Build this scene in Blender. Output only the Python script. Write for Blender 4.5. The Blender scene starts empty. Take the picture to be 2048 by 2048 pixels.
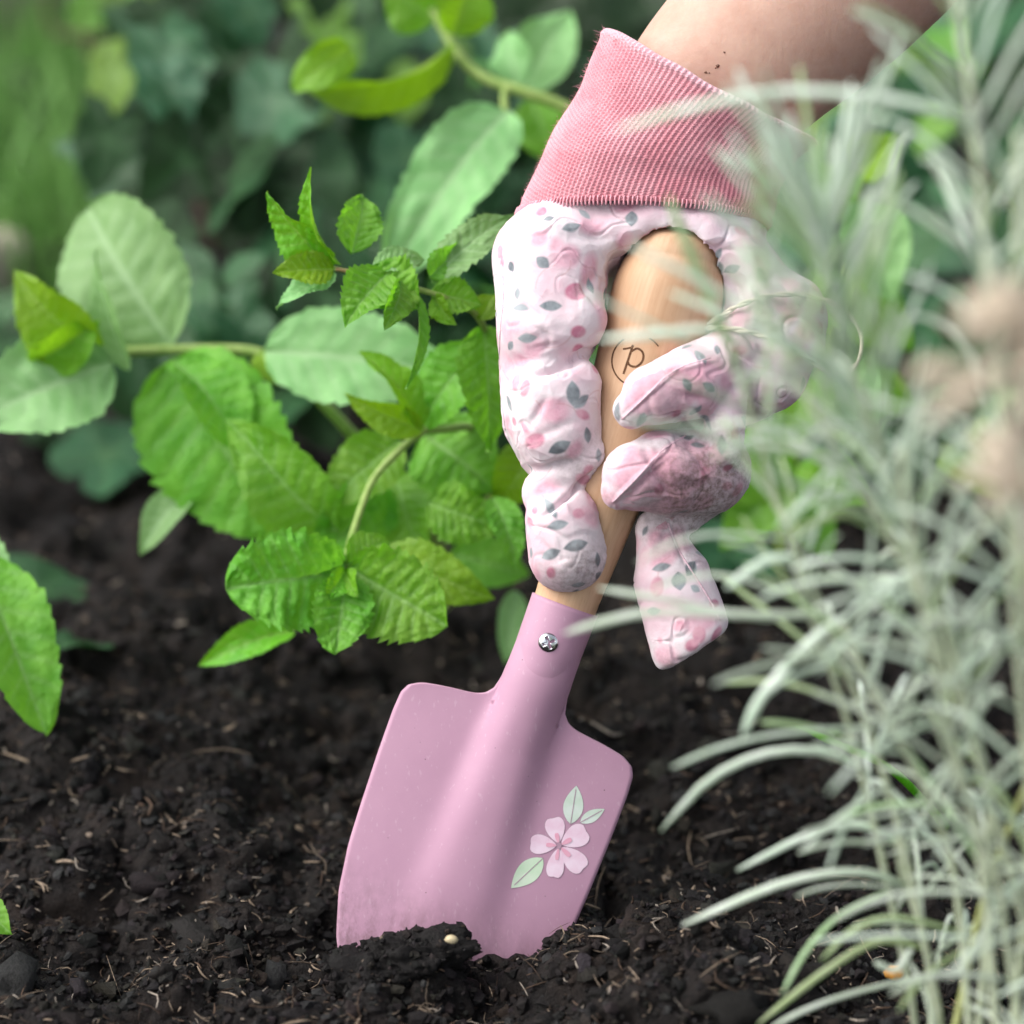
import bpy, bmesh, math, random
import numpy as np
from mathutils import Vector, Matrix
from mathutils.bvhtree import BVHTree

R = math.radians
random.seed(7)
rng = np.random.default_rng(11)
scene = bpy.context.scene
col = scene.collection

# ------------------------------------------------------------------ camera
PITCH = R(25.0)
CAMZ = 0.4636
cam_d = bpy.data.cameras.new('camera')
cam = bpy.data.objects.new('camera', cam_d)
col.objects.link(cam)
cam.location = (0, 0, CAMZ)
cam.rotation_euler = (R(90) - PITCH, 0, 0)
cam_d.lens = 85
cam_d.sensor_width = 36
cam_d.clip_start = 0.02
cam_d.clip_end = 200
cam_d.dof.use_dof = True
cam_d.dof.focus_distance = 0.782
cam_d.dof.aperture_fstop = 4.8
scene.camera = cam

# ------------------------------------------------------------------ sky, sun, exposure
SUN_DIR = Vector((-0.66, -0.06, 0.75)).normalized()      # towards the sun
world = bpy.data.worlds.new('World')
scene.world = world
world.use_nodes = True
wn = world.node_tree.nodes
wl = world.node_tree.links
bg = wn['Background']
sky = wn.new('ShaderNodeTexSky')
sky.sky_type = 'NISHITA'
sky.sun_disc = False
sky.sun_elevation = math.asin(SUN_DIR.z)
sky.sun_rotation = math.atan2(SUN_DIR.x, SUN_DIR.y)
sky.air_density = 1.0
sky.dust_density = 4.0
sky.ozone_density = 1.0
hs = wn.new('ShaderNodeHueSaturation')                 # thin overcast: a whiter sky
hs.inputs['Saturation'].default_value = 0.35
wl.new(sky.outputs[0], hs.inputs['Color'])
wl.new(hs.outputs[0], bg.inputs['Color'])
bg.inputs['Strength'].default_value = 0.14

sun_d = bpy.data.lights.new('sun', 'SUN')
sun = bpy.data.objects.new('sun', sun_d)
col.objects.link(sun)
sun_d.energy = 1.5
sun_d.angle = R(55)
sun_d.color = (1.0, 0.965, 0.91)
sun.rotation_euler = SUN_DIR.to_track_quat('Z', 'Y').to_euler()
sun.location = (-1, 0, 2)

scene.view_settings.view_transform = 'Standard'
scene.view_settings.look = 'None'
scene.view_settings.exposure = 0.86
scene.view_settings.gamma = 1.0
scene.cycles.use_denoising = True
scene.cycles.max_bounces = 6
scene.cycles.diffuse_bounces = 3
scene.cycles.glossy_bounces = 2
scene.cycles.use_adaptive_sampling = True
scene.cycles.adaptive_threshold = 0.03
scene.cycles.transparent_max_bounces = 8

# ------------------------------------------------------------------ measuring helpers
NPX = 2048.0
K = 36.0 / 85.0 / NPX
FWD = np.array([0, math.cos(PITCH), -math.sin(PITCH)])
UP = np.array([0, math.sin(PITCH), math.cos(PITCH)])
RT = np.array([1.0, 0, 0])
CAM = np.array([0, 0, CAMZ])
D0 = 0.79                       # distance of the trowel
KK = K * D0                     # metres for one unit of the trowel's own frame


def P(x, y, d):
    """a measured image position at distance d along the view, in metres"""
    return CAM + RT * (x - 1024) * K * d + UP * (1024 - y) * K * d + FWD * d


def gd(y):
    """distance at which flat ground lies for a picture row"""
    return CAMZ / (math.sin(PITCH) + (y - 1024) * K * math.cos(PITCH))


def T(x, y, z=0.0):
    """trowel frame: z towards the viewer, in frame units"""
    s = 1 - z * K
    return np.array([(x - 1024) * s, (1024 - y) * s, z])


def W(v):
    v = np.asarray(v, float)
    return CAM + FWD * D0 + np.outer(v[:, 0] * KK, RT) + np.outer(v[:, 1] * KK, UP) - np.outer(v[:, 2] * KK, FWD)


# ------------------------------------------------------------------ noise
def _h(ix, iy, iz, seed):
    with np.errstate(over='ignore'):
        h = (ix.astype(np.uint32) * np.uint32(374761393) + iy.astype(np.uint32) * np.uint32(668265263)
             + iz.astype(np.uint32) * np.uint32(2147483647 - 1274126177) + np.uint32(seed * 69069 + 1))
        h = (h ^ (h >> np.uint32(13))) * np.uint32(1274126177)
        h = (h ^ (h >> np.uint32(16))) * np.uint32(2246822519)
        h = h ^ (h >> np.uint32(15))
    return h.astype(np.float64) / 4294967295.0 * 2 - 1


def vnoise(p, seed=0):
    p = np.asarray(p, float)
    i = np.floor(p).astype(np.int64)
    f = p - i
    f = f * f * f * (f * (f * 6 - 15) + 10)
    out = 0
    for a in (0, 1):
        for b in (0, 1):
            for c in (0, 1):
                w = (f[:, 0] if a else 1 - f[:, 0]) * (f[:, 1] if b else 1 - f[:, 1]) * (f[:, 2] if c else 1 - f[:, 2])
                out = out + w * _h(i[:, 0] + a, i[:, 1] + b, i[:, 2] + c, seed)
    return out


def fbm(p, octaves=4, seed=0, gain=0.5, lac=2.03):
    o = 0
    a = 1.0
    p = np.asarray(p, float)
    for k in range(octaves):
        o = o + a * vnoise(p, seed + k * 17)
        p = p * lac + 3.7
        a *= gain
    return o


# ------------------------------------------------------------------ object helpers
ORG = {}


def mk(name, verts, faces, mat, parent=None, smooth=True, origin=None, attrs=None, kind=None, uv=None):
    verts = np.asarray(verts, float)
    c = verts.mean(0) if origin is None else np.asarray(origin, float)
    me = bpy.data.meshes.new(name)
    if isinstance(faces, np.ndarray):
        faces = faces.tolist()
    me.from_pydata((verts - c).tolist(), [], faces)
    if smooth:
        me.polygons.foreach_set('use_smooth', [True] * len(me.polygons))
    if attrs:
        for k, v in attrs.items():
            v = np.asarray(v, float)
            if v.ndim == 2:
                a = me.attributes.new(k, 'FLOAT_COLOR', 'POINT')
                if v.shape[1] == 3:
                    v = np.concatenate([v, np.ones((len(v), 1))], 1)
                a.data.foreach_set('color', v.ravel())
            else:
                a = me.attributes.new(k, 'FLOAT', 'POINT')
                a.data.foreach_set('value', v)
    me.materials.append(mat)
    me.update()
    o = bpy.data.objects.new(name, me)
    col.objects.link(o)
    place(o, c, parent)
    if kind:
        o['kind'] = kind
    return o


def place(o, c, parent=None):
    c = np.asarray(c, float)
    ORG[o.name] = c
    if parent is not None:
        o.parent = parent
        o.location = tuple(c - ORG[parent.name])
    else:
        o.location = tuple(c)


def empty(name, loc, parent=None):
    o = bpy.data.objects.new(name, None)
    o.empty_display_size = 0.02
    col.objects.link(o)
    place(o, loc, parent)
    return o


def tag(o, label=None, cat=None, group=None, kind=None):
    if label:
        o['label'] = label
    if cat:
        o['category'] = cat
    if group:
        o['group'] = group
    if kind:
        o['kind'] = kind
    return o


def catmull(pts, n):
    pts = np.asarray(pts, float)
    m = len(pts)
    if m == 2:
        t = np.linspace(0, 1, n)[:, None]
        return pts[0] * (1 - t) + pts[1] * t
    q = np.vstack([2 * pts[0] - pts[1], pts, 2 * pts[-1] - pts[-2]])
    t = np.linspace(0, m - 1 - 1e-6, n)
    i = np.floor(t).astype(int)
    f = (t - i)[:, None]
    p0, p1, p2, p3 = q[i], q[i + 1], q[i + 2], q[i + 3]
    return 0.5 * ((2 * p1) + (-p0 + p2) * f + (2 * p0 - 5 * p1 + 4 * p2 - p3) * f ** 2 + (-p0 + 3 * p1 - 3 * p2 + p3) * f ** 3)


def unit(v):
    v = np.asarray(v, float)
    return v / (np.linalg.norm(v, axis=-1, keepdims=True) + 1e-12)


def frames(c, hint):
    t = np.gradient(c, axis=0)
    t = unit(t)
    n = np.asarray(hint, float) - t * (t @ np.asarray(hint, float))[:, None]
    n = unit(n)
    b = np.cross(t, n)
    return t, n, b


def tube(c, ra, rb=None, sides=10, hint=(0.1, -0.9, 0.4), cap=True):
    """swept tube; ra, rb = half sizes along the hint and across it"""
    c = np.asarray(c, float)
    n = len(c)
    ra = np.broadcast_to(np.asarray(ra, float), (n,))
    rb = ra if rb is None else np.broadcast_to(np.asarray(rb, float), (n,))
    t, nn, b = frames(c, hint)
    a = np.linspace(0, 2 * np.pi, sides, endpoint=False)
    v = (c[:, None, :] + nn[:, None, :] * (np.cos(a)[None, :, None] * ra[:, None, None])
         + b[:, None, :] * (np.sin(a)[None, :, None] * rb[:, None, None])).reshape(-1, 3)
    f = []
    for i in range(n - 1):
        for j in range(sides):
            k = (j + 1) % sides
            f.append((i * sides + j, i * sides + k, (i + 1) * sides + k, (i + 1) * sides + j))
    if cap:
        f.append(tuple(range(sides - 1, -1, -1)))
        f.append(tuple((n - 1) * sides + j for j in range(sides)))
    return v, f


def join(parts):
    vs, fs, o = [], [], 0
    for v, f in parts:
        vs.append(np.asarray(v))
        fs += [tuple(i + o for i in q) for q in f]
        o += len(v)
    return np.vstack(vs), fs


def grid_faces(nu, nv):
    i, j = np.meshgrid(np.arange(nu - 1), np.arange(nv - 1), indexing='ij')
    a = (i * nv + j).ravel()
    return np.stack([a, a + 1, a + nv + 1, a + nv], 1)


# ------------------------------------------------------------------ material helpers
class NT:
    def __init__(self, name):
        self.m = bpy.data.materials.new(name)
        self.m.use_nodes = True
        self.t = self.m.node_tree
        self.n = self.t.nodes
        self.b = self.n['Principled BSDF']
        self.out = self.n['Material Output']

    def node(self, typ, ins=None, **props):
        nd = self.n.new(typ)
        for k, v in props.items():
            setattr(nd, k, v)
        for k, v in (ins or {}).items():
            self.set(nd.inputs[k], v)
        return nd

    def set(self, sock, v):
        if isinstance(v, bpy.types.NodeSocket):
            self.t.links.new(v, sock)
        elif isinstance(v, tuple) and len(v) == 3 and sock.type == 'RGBA':
            sock.default_value = (*v, 1)
        else:
            sock.default_value = v

    def P(self, **kw):
        for k, v in kw.items():
            self.set(self.b.inputs[k.replace('_', ' ')], v)

    def coord(self, which='Object'):
        return self.node('ShaderNodeTexCoord').outputs[which]

    def mapping(self, vec, scale=(1, 1, 1), rot=(0, 0, 0)):
        return self.node('ShaderNodeMapping', {'Vector': vec, 'Scale': scale, 'Rotation': rot}).outputs[0]

    def noise(self, vec, scale, detail=4, rough=0.55, dist=0.0):
        return self.node('ShaderNodeTexNoise', {'Vector': vec, 'Scale': scale, 'Detail': detail, 'Roughness': rough, 'Distortion': dist}).outputs[0]

    def voro(self, vec, scale, out='Distance', feature='F1'):
        return self.node('ShaderNodeTexVoronoi', {'Vector': vec, 'Scale': scale}, feature=feature).outputs[out]

    def rng(self, val, a, b, c=0.0, d=1.0):
        return self.node('ShaderNodeMapRange', {'Value': val, 'From Min': a, 'From Max': b, 'To Min': c, 'To Max': d}).outputs[0]

    def mix(self, fac, a, b, blend='MIX'):
        nd = self.node('ShaderNodeMix', data_type='RGBA', blend_type=blend)
        self.set(nd.inputs[0], fac)
        self.set(nd.inputs[6], a)
        self.set(nd.inputs[7], b)
        return nd.outputs[2]

    def math(self, op, a, b=0.0):
        nd = self.node('ShaderNodeMath', operation=op)
        self.set(nd.inputs[0], a)
        self.set(nd.inputs[1], b)
        return nd.outputs[0]

    def attr(self, name, out='Fac'):
        return self.node('ShaderNodeAttribute', attribute_name=name).outputs[out]

    def bump(self, h, strength=0.4, dist=0.001, normal=None):
        ins = {'Height': h, 'Strength': strength, 'Distance': dist}
        if normal is not None:
            ins['Normal'] = normal
        return self.node('ShaderNodeBump', ins).outputs[0]

    def objrand(self):
        return self.node('ShaderNodeObjectInfo').outputs['Random']

    def translucent(self, color, fac, normal=None):
        tr = self.node('ShaderNodeBsdfTranslucent', {'Color': color})
        if normal is not None:
            self.set(tr.inputs['Normal'], normal)
        mx = self.node('ShaderNodeMixShader')
        self.set(mx.inputs[0], fac)
        self.t.links.new(self.b.outputs[0], mx.inputs[1])
        self.t.links.new(tr.outputs[0], mx.inputs[2])
        self.t.links.new(mx.outputs[0], self.out.inputs['Surface'])


def mat_soil():
    m = NT('soil')
    c = m.coord()
    big = m.noise(c, 26, 5, 0.6)
    mid = m.noise(c, 160, 6, 0.65)
    fine = m.noise(c, 900, 4, 0.7)
    k = m.mix(m.rng(mid, 0.35, 0.7), (0.0042, 0.0036, 0.0036), (0.0180, 0.0140, 0.0125))
    k = m.mix(m.rng(big, 0.52, 0.75, 0, 0.6), k, (0.030, 0.020, 0.0150))
    sp = m.rng(m.voro(c, 420), 0.05, 0.16, 1.0, 0.0)
    spm = m.math('MULTIPLY', sp, m.rng(m.noise(c, 300, 2), 0.62, 0.70))
    k = m.mix(spm, k, (0.22, 0.17, 0.13))
    m.P(Base_Color=k, Roughness=m.rng(fine, 0.3, 0.7, 0.5, 0.95))
    m.b.inputs['Specular IOR Level'].default_value = 0.18
    h = m.math('ADD', m.math('MULTIPLY', mid, 1.0), m.math('MULTIPLY', fine, 0.5))
    m.P(Normal=m.bump(h, 0.9, 0.0025))
    return m.m


def mat_crumb(name='soil_crumb'):
    m = NT(name)
    c = m.coord()
    a = m.attr('tint', 'Color')
    n = m.noise(c, 700, 4, 0.7)
    k = m.mix(m.rng(n, 0.35, 0.7), m.mix(0.55, a, (0, 0, 0)), a)
    m.P(Base_Color=k, Roughness=0.8)
    m.b.inputs['Specular IOR Level'].default_value = 0.22
    m.P(Normal=m.bump(n, 0.8, 0.0012))
    return m.m


def mat_leaf(name, dark, light, vein, trans, rough=0.5, spec=0.45, tfac=0.28, bscale=900, hue=0.03, val=0.25, quilt=0):
    m = NT(name)
    c = m.coord()
    n = m.noise(c, 90, 4, 0.6)
    r = m.objrand()
    k = m.mix(m.rng(n, 0.35, 0.68), dark, light)
    hsv = m.node('ShaderNodeHueSaturation', {'Color': k, 'Hue': m.rng(r, 0, 1, 0.5 - hue, 0.5 + hue), 'Value': m.rng(r, 0, 1, 1 - val, 1 + val)})
    k = m.mix(m.attr('vein'), hsv.outputs[0], vein)
    spots = m.math('MULTIPLY', m.rng(m.voro(c, 330), 0.06, 0.14, 1, 0), m.rng(m.noise(c, 60, 2), 0.58, 0.66))
    k = m.mix(m.math('MULTIPLY', spots, 0.35), k, (0.35, 0.42, 0.25))
    m.P(Base_Color=k, Roughness=m.rng(n, 0.3, 0.7, rough - 0.1, rough + 0.12))
    m.b.inputs['Specular IOR Level'].default_value = spec
    nb = m.bump(m.noise(c, bscale, 3, 0.6), 0.45, 0.0008)
    if quilt:
        qd = m.node('ShaderNodeTexVoronoi', {'Vector': m.mapping(c, (1, 1, 1)), 'Scale': quilt}, feature='SMOOTH_F1').outputs['Distance']
        nb = m.bump(m.math('MULTIPLY', qd, -1.0), 0.5, 0.0011, nb)
    m.P(Normal=nb)
    m.translucent(m.mix(m.rng(r, 0, 1, 0.0, 0.5), trans, light), tfac, nb)
    return m.m


def mat_plain(name, c1, c2, scale=200, rough=0.6, spec=0.4, bump=0.2, bdist=0.0004, detail=4, tfac=0.0, stretch=(1, 1, 1), metallic=0.0):
    m = NT(name)
    c = m.mapping(m.coord(), stretch)
    n = m.noise(c, scale, detail, 0.6)
    k = m.mix(m.rng(n, 0.3, 0.7), c1, c2)
    m.P(Base_Color=k, Roughness=rough, Metallic=metallic)
    m.b.inputs['Specular IOR Level'].default_value = spec
    m.P(Normal=m.bump(n, bump, bdist))
    if tfac:
        m.translucent(k, tfac)
    return m.m


def mat_glove():
    m = NT('floral_cotton')
    c = m.coord()
    n = m.noise(c, 60, 3, 0.5)
    wash = m.noise(c, 110, 3, 0.6)
    k = m.mix(m.rng(n, 0.42, 0.66), (0.72, 0.63, 0.665), (0.66, 0.455, 0.52))
    bd = m.attr('wash_shade_d')
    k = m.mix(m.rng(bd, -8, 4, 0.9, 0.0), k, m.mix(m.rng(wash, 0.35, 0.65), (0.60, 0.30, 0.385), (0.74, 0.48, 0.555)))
    st = m.attr('stem_d')
    k = m.mix(m.rng(st, -1.4, 1.4, 0.42, 0.0), k, (0.50, 0.24, 0.24))
    be = m.attr('berry_d')
    k = m.mix(m.rng(be, -3.0, 2.0, 0.92, 0.0), k, m.mix(m.rng(wash, 0.38, 0.6), (0.46, 0.15, 0.235), (0.66, 0.36, 0.43)))
    le = m.attr('leaf_d')
    k = m.mix(m.rng(le, -2.2, 1.6, 0.97, 0.0), k, m.mix(m.rng(wash, 0.36, 0.6), (0.12, 0.145, 0.165), (0.33, 0.37, 0.39)))
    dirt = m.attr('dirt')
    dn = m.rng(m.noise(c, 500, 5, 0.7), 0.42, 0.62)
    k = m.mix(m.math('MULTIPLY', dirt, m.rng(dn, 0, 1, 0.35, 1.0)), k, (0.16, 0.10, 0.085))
    m.P(Base_Color=k, Roughness=0.85)
    m.b.inputs['Specular IOR Level'].default_value = 0.2
    m.b.inputs['Sheen Weight'].default_value = 0.15
    m.b.inputs['Subsurface Weight'].default_value = 0.07
    m.b.inputs['Subsurface Radius'].default_value = (0.003, 0.0014, 0.0016)
    m.b.inputs['Subsurface Scale'].default_value = 1.0
    m.P(Normal=m.bump(m.noise(c, 1500, 2, 0.5), 0.22, 0.0005))
    return m.m


def mat_knit():
    m = NT('pink_knit')
    c = m.coord()
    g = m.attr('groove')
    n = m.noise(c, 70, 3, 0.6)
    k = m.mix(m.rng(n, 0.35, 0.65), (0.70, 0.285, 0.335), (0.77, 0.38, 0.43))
    k = m.mix(m.math('MULTIPLY', g, 0.32), k, (0.46, 0.10, 0.15))  # shade between the ribs put into the knit colour
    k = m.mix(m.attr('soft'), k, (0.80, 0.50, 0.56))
    m.P(Base_Color=k, Roughness=0.9)
    m.b.inputs['Specular IOR Level'].default_value = 0.15
    m.b.inputs['Sheen Weight'].default_value = 0.4
    m.P(Normal=m.bump(m.noise(c, 1800, 3, 0.6), 0.5, 0.0006))
    return m.m


def mat_skin():
    m = NT('skin')
    c = m.coord()
    n = m.noise(c, 48, 6, 0.68)
    f = m.noise(c, 700, 3, 0.6)
    k = m.mix(m.rng(n, 0.3, 0.7), (0.48, 0.275, 0.205), (0.60, 0.395, 0.31))
    fr = m.math('MULTIPLY', m.rng(m.voro(c, 210), 0.05, 0.17, 1, 0), m.rng(m.noise(c, 90, 2), 0.55, 0.65))
    k = m.mix(m.math('MULTIPLY', fr, 0.25), k, (0.35, 0.17, 0.11))
    m.P(Base_Color=k, Roughness=0.5)
    m.b.inputs['Subsurface Weight'].default_value = 0.25
    m.b.inputs['Subsurface Radius'].default_value = (0.006, 0.0025, 0.0012)
    m.b.inputs['Subsurface Scale'].default_value = 1.0
    m.b.inputs['Specular IOR Level'].default_value = 0.4
    wr = m.noise(m.mapping(c, (1, 1, 0.4), (0.4, 0.6, 0)), 420, 4, 0.6)
    m.P(Normal=m.bump(m.math('ADD', f, wr), 0.26, 0.0005))
    return m.m


def mat_paint():
    m = NT('pink_enamel')
    c = m.coord()
    n = m.noise(c, 55, 4, 0.6)
    k = m.mix(m.rng(n, 0.35, 0.7), (0.435, 0.245, 0.342), (0.465, 0.268, 0.366))
    # soil dust smeared near the ground line, and specks of dirt
    sp = m.math('MULTIPLY', m.rng(m.voro(c, 330), 0.03, 0.10, 1, 0), m.rng(m.noise(c, 120, 2), 0.56, 0.62))
    k = m.mix(m.math('MULTIPLY', sp, 0.8), k, (0.07, 0.04, 0.04))
    d = m.attr('dust')
    sm_ = m.rng(m.noise(m.mapping(c, (1, 1, 0.35)), 210, 5, 0.7), 0.42, 0.66)
    k = m.mix(m.math('MULTIPLY', m.math('MULTIPLY', d, 0.6), sm_), k, (0.10, 0.065, 0.06))
    sc = m.rng(m.noise(m.mapping(c, (1, 1, 0.06), (0, 0.35, 0)), 900, 2, 0.5), 0.66, 0.70)
    k = m.mix(m.math('MULTIPLY', sc, 0.22), k, (0.62, 0.48, 0.56))
    m.P(Base_Color=k, Roughness=m.rng(m.noise(c, 300, 4), 0.3, 0.7, 0.46, 0.64))
    m.b.inputs['Specular IOR Level'].default_value = 0.35
    m.P(Normal=m.bump(m.noise(c, 1500, 2), 0.06, 0.0003))
    return m.m


def mat_wood():
    m = NT('beech_wood')
    c = m.coord()
    g = m.noise(m.mapping(c, (700, 700, 22)), 1.0, 5, 0.6)
    w = m.noise(m.mapping(c, (110, 110, 7)), 1.0, 4, 0.6, 0.6)
    fl = m.voro(m.mapping(c, (1500, 1500, 170)), 1.0)
    k = m.mix(m.rng(w, 0.3, 0.7), (0.49, 0.30, 0.175), (0.62, 0.415, 0.265))
    k = m.mix(m.rng(g, 0.45, 0.72, 0, 0.55), k, (0.46, 0.26, 0.14))
    k = m.mix(m.rng(fl, 0.05, 0.25, 0.35, 0), k, (0.40, 0.22, 0.12))
    m.P(Base_Color=k, Roughness=0.5)
    m.b.inputs['Specular IOR Level'].default_value = 0.35
    m.P(Normal=m.bump(g, 0.18, 0.0004))
    return m.m


M = {
    'soil': mat_soil(),
    'crumb': mat_crumb(),
    'mint': mat_leaf('mint_leaf', (0.110, 0.315, 0.018), (0.215, 0.470, 0.050), (0.36, 0.58, 0.22), (0.25, 0.68, 0.02), rough=0.5, spec=0.35, tfac=0.42, hue=0.018, val=0.18, quilt=430),
    'mint_pale': mat_leaf('mint_leaf_underside', (0.19, 0.43, 0.14), (0.29, 0.55, 0.22), (0.44, 0.64, 0.36), (0.28, 0.62, 0.09), rough=0.6, hue=0.02),
    'mint_lime': mat_leaf('young_mint_leaf', (0.14, 0.34, 0.008), (0.23, 0.46, 0.02), (0.36, 0.54, 0.14), (0.34, 0.66, 0.01), rough=0.5, tfac=0.40, quilt=430),
    'ivy': mat_leaf('ivy_leaf', (0.006, 0.036, 0.009), (0.018, 0.085, 0.019), (0.05, 0.13, 0.045), (0.05, 0.22, 0.02), rough=0.45, spec=0.28, tfac=0.12, hue=0.03, val=0.6),
    'ivy_sheen': mat_leaf('glossy_ivy_leaf', (0.022, 0.100, 0.034), (0.055, 0.185, 0.062), (0.12, 0.25, 0.12), (0.10, 0.34, 0.05), rough=0.32, spec=0.6, tfac=0.12, hue=0.03, val=0.3),
    'ivy_young': mat_leaf('young_ivy_leaf', (0.10, 0.28, 0.025), (0.21, 0.42, 0.06), (0.26, 0.42, 0.13), (0.25, 0.50, 0.04), rough=0.45, tfac=0.3, hue=0.03, val=0.3),
    'stem': mat_plain('green_stem', (0.22, 0.36, 0.07), (0.36, 0.48, 0.15), 300, 0.5, 0.4, 0.2, tfac=0.15),
    'stem_red': mat_plain('reddish_stem', (0.22, 0.12, 0.06), (0.30, 0.26, 0.09), 260, 0.5, 0.4, 0.2),
    'silver': mat_leaf('silver_leaf', (0.64, 0.76, 0.62), (0.86, 0.92, 0.86), (0.7, 0.74, 0.68), (0.60, 0.80, 0.48), rough=0.8, spec=0.2, tfac=0.32, bscale=2500, hue=0.045, val=0.16),
    'silver_green': mat_leaf('grey_green_leaf', (0.44, 0.58, 0.32), (0.62, 0.74, 0.50), (0.6, 0.7, 0.5), (0.48, 0.74, 0.22), rough=0.75, spec=0.2, tfac=0.35, bscale=2500, hue=0.03, val=0.2),
    'silver_stem': mat_plain('silver_stem', (0.46, 0.53, 0.34), (0.62, 0.67, 0.52), 400, 0.9, 0.1, 0.4),
    'yellow_stem': mat_plain('yellow_stem', (0.42, 0.46, 0.16), (0.55, 0.58, 0.28), 400, 0.8, 0.2, 0.3),
    'glove': mat_glove(),
    'knit': mat_knit(),
    'skin': mat_skin(),
    'paint': mat_paint(),
    'wood': mat_wood(),
}


# =================================================================== SOIL
def ground_h(x, y):
    """height of the bed in metres (numpy arrays)"""
    x = np.asarray(x, float)
    y = np.asarray(y, float)
    p = np.stack([x, y, np.zeros_like(x)], -1).reshape(-1, 3)
    near = np.clip((1.6 - np.abs(p[:, 1] - 0.6)) / 1.2, 0.25, 1)
    z = 0.0085 * vnoise(p / 0.085, 1) + 0.0085 * vnoise(p / 0.034, 2)
    z = z + near * (0.0056 * vnoise(p / 0.015, 3) + 0.0028 * np.abs(vnoise(p / 0.007, 4)) + 0.0012 * vnoise(p / 0.0032, 5))
    z = z + near * (0.0095 * np.abs(vnoise(p / 0.021, 6)) ** 0.8 - 0.003)
    xx, yy = p[:, 0], p[:, 1]

    def bump(px, py, a, sx, sy):
        c = P(px, py, gd(py))
        return a * np.exp(-((xx - c[0]) / sx) ** 2 - ((yy - c[1]) / sy) ** 2)
    z = z + bump(1330, 1960, 0.014, 0.055, 0.040)
    z = z - bump(1190, 1870, 0.009, 0.020, 0.022)
    z = z - bump(965, 1935, 0.008, 0.016, 0.030)
    z = z + bump(470, 1650, 0.006, 0.05, 0.05)
    z = z + bump(200, 1560, 0.008, 0.06, 0.05)
    z = z + bump(150, 1250, 0.012, 0.06, 0.06)
    z = z - bump(700, 1500, 0.007, 0.04, 0.05)
    z = z - bump(1400, 1650, 0.006, 0.05, 0.05)
    return z.reshape(x.shape)


def graded(lo, hi, step, far_lo, far_hi, grow=1.16):
    a = list(np.arange(lo, hi, step))
    s = step
    x = a[-1]
    while x < far_hi:
        s *= grow
        x += s
        a.append(x)
    s = step
    x = lo
    while x > far_lo:
        s *= grow
        x -= s
        a.insert(0, x)
    return np.array(a)


gx = graded(-0.20, 0.20, 0.00135, -14, 14)
gy = np.concatenate([graded(0.57, 0.84, 0.00135, -6, 0.80), np.array([])])
gy = gy[gy < 0.84]
yy = gy[-1]
s = 0.0014
tail = []
while yy < 30:
    s *= 1.022
    yy += s
    tail.append(yy)
gy = np.concatenate([gy, tail])
GX, GY = np.meshgrid(gx, gy, indexing='ij')
GZ = ground_h(GX, GY)
# undercut lumps: push the fine vertices sideways a little as well
pv = np.stack([GX, GY, GZ], -1).reshape(-1, 3)
fine = np.clip(1.4 - np.abs(pv[:, 1] - 0.7) * 2, 0, 1) * np.clip(1.3 - np.abs(pv[:, 0]) * 3, 0, 1)
pv[:, 0] += fine * 0.0030 * vnoise(pv / 0.007, 31)
pv[:, 1] += fine * 0.0030 * vnoise(pv / 0.007, 32)
soil = mk('soil', pv, grid_faces(len(gx), len(gy)), M['soil'], origin=(0, 0, 0))
tag(soil, 'dark crumbly garden soil covering the bed', kind='structure')

# crumbs: irregular little lumps lying on the bed
ICO = None


def ico(sub):
    bm = bmesh.new()
    bmesh.ops.create_icosphere(bm, subdivisions=sub, radius=1.0)
    v = np.array([q.co[:] for q in bm.verts])
    f = np.array([[q.index for q in fc.verts] for fc in bm.faces])
    bm.free()
    return v, f


ico1 = ico(1)
ico2 = ico(2)


def lumps(cx, cy, cz, rad, base, seed, squash=(0.55, 1.0), rough=0.35):
    r = np.random.default_rng(seed)
    bv, bf = base
    n = len(cx)
    nv = len(bv)
    V = np.repeat(bv[None], n, 0)
    off = r.uniform(-50, 50, (n, 1, 3))
    d = vnoise((V * 1.7 + off).reshape(-1, 3), seed).reshape(n, nv)
    d2 = vnoise((V * 3.9 + off).reshape(-1, 3), seed + 5).reshape(n, nv)
    V = V * (1 + rough * d + rough * 0.6 * d2)[..., None]
    sc = np.stack([r.uniform(0.6, 1.35, n), r.uniform(0.6, 1.2, n), r.uniform(*squash, n)], -1)
    V = V * sc[:, None, :]
    a = r.uniform(0, 2 * np.pi, n)
    tl = r.uniform(-0.6, 0.6, n)
    ca, sa, ct, st = np.cos(a), np.sin(a), np.cos(tl), np.sin(tl)
    x, y, z = V[..., 0], V[..., 1], V[..., 2]
    y, z = y * ct[:, None] - z * st[:, None], y * st[:, None] + z * ct[:, None]
    x, y = x * ca[:, None] - y * sa[:, None], x * sa[:, None] + y * ca[:, None]
    V = np.stack([x, y, z], -1) * np.asarray(rad)[:, None, None]
    V = V + np.stack([cx, cy, cz], -1)[:, None, :]
    F = (bf[None] + (np.arange(n) * nv)[:, None, None]).reshape(-1, bf.shape[1])
    return V.reshape(-1, 3), F


def scatter_ground(n, seed, x0=-70, x1=2120, y0=880, y1=2150, power=1.0):
    """positions spread over the visible bed"""
    r = np.random.default_rng(seed)
    py = y0 + (y1 - y0) * r.uniform(0, 1, n) ** power
    px = r.uniform(x0, x1, n)
    d = CAMZ / (math.sin(PITCH) + (py - 1024) * K * math.cos(PITCH))
    x = (px - 1024) * K * d
    y = (UP[1] * (1024 - py) * K + FWD[1]) * d
    return x, y


def off_blade(x, y, z, keep=0.004):
    q = np.stack([x, y, z], -1) - CAM
    d = q @ FWD
    sx = (q @ RT) / d / K + 1024
    return ~((np.abs(d - D0) < keep) & (sx > 670) & (sx < 1190))


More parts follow.
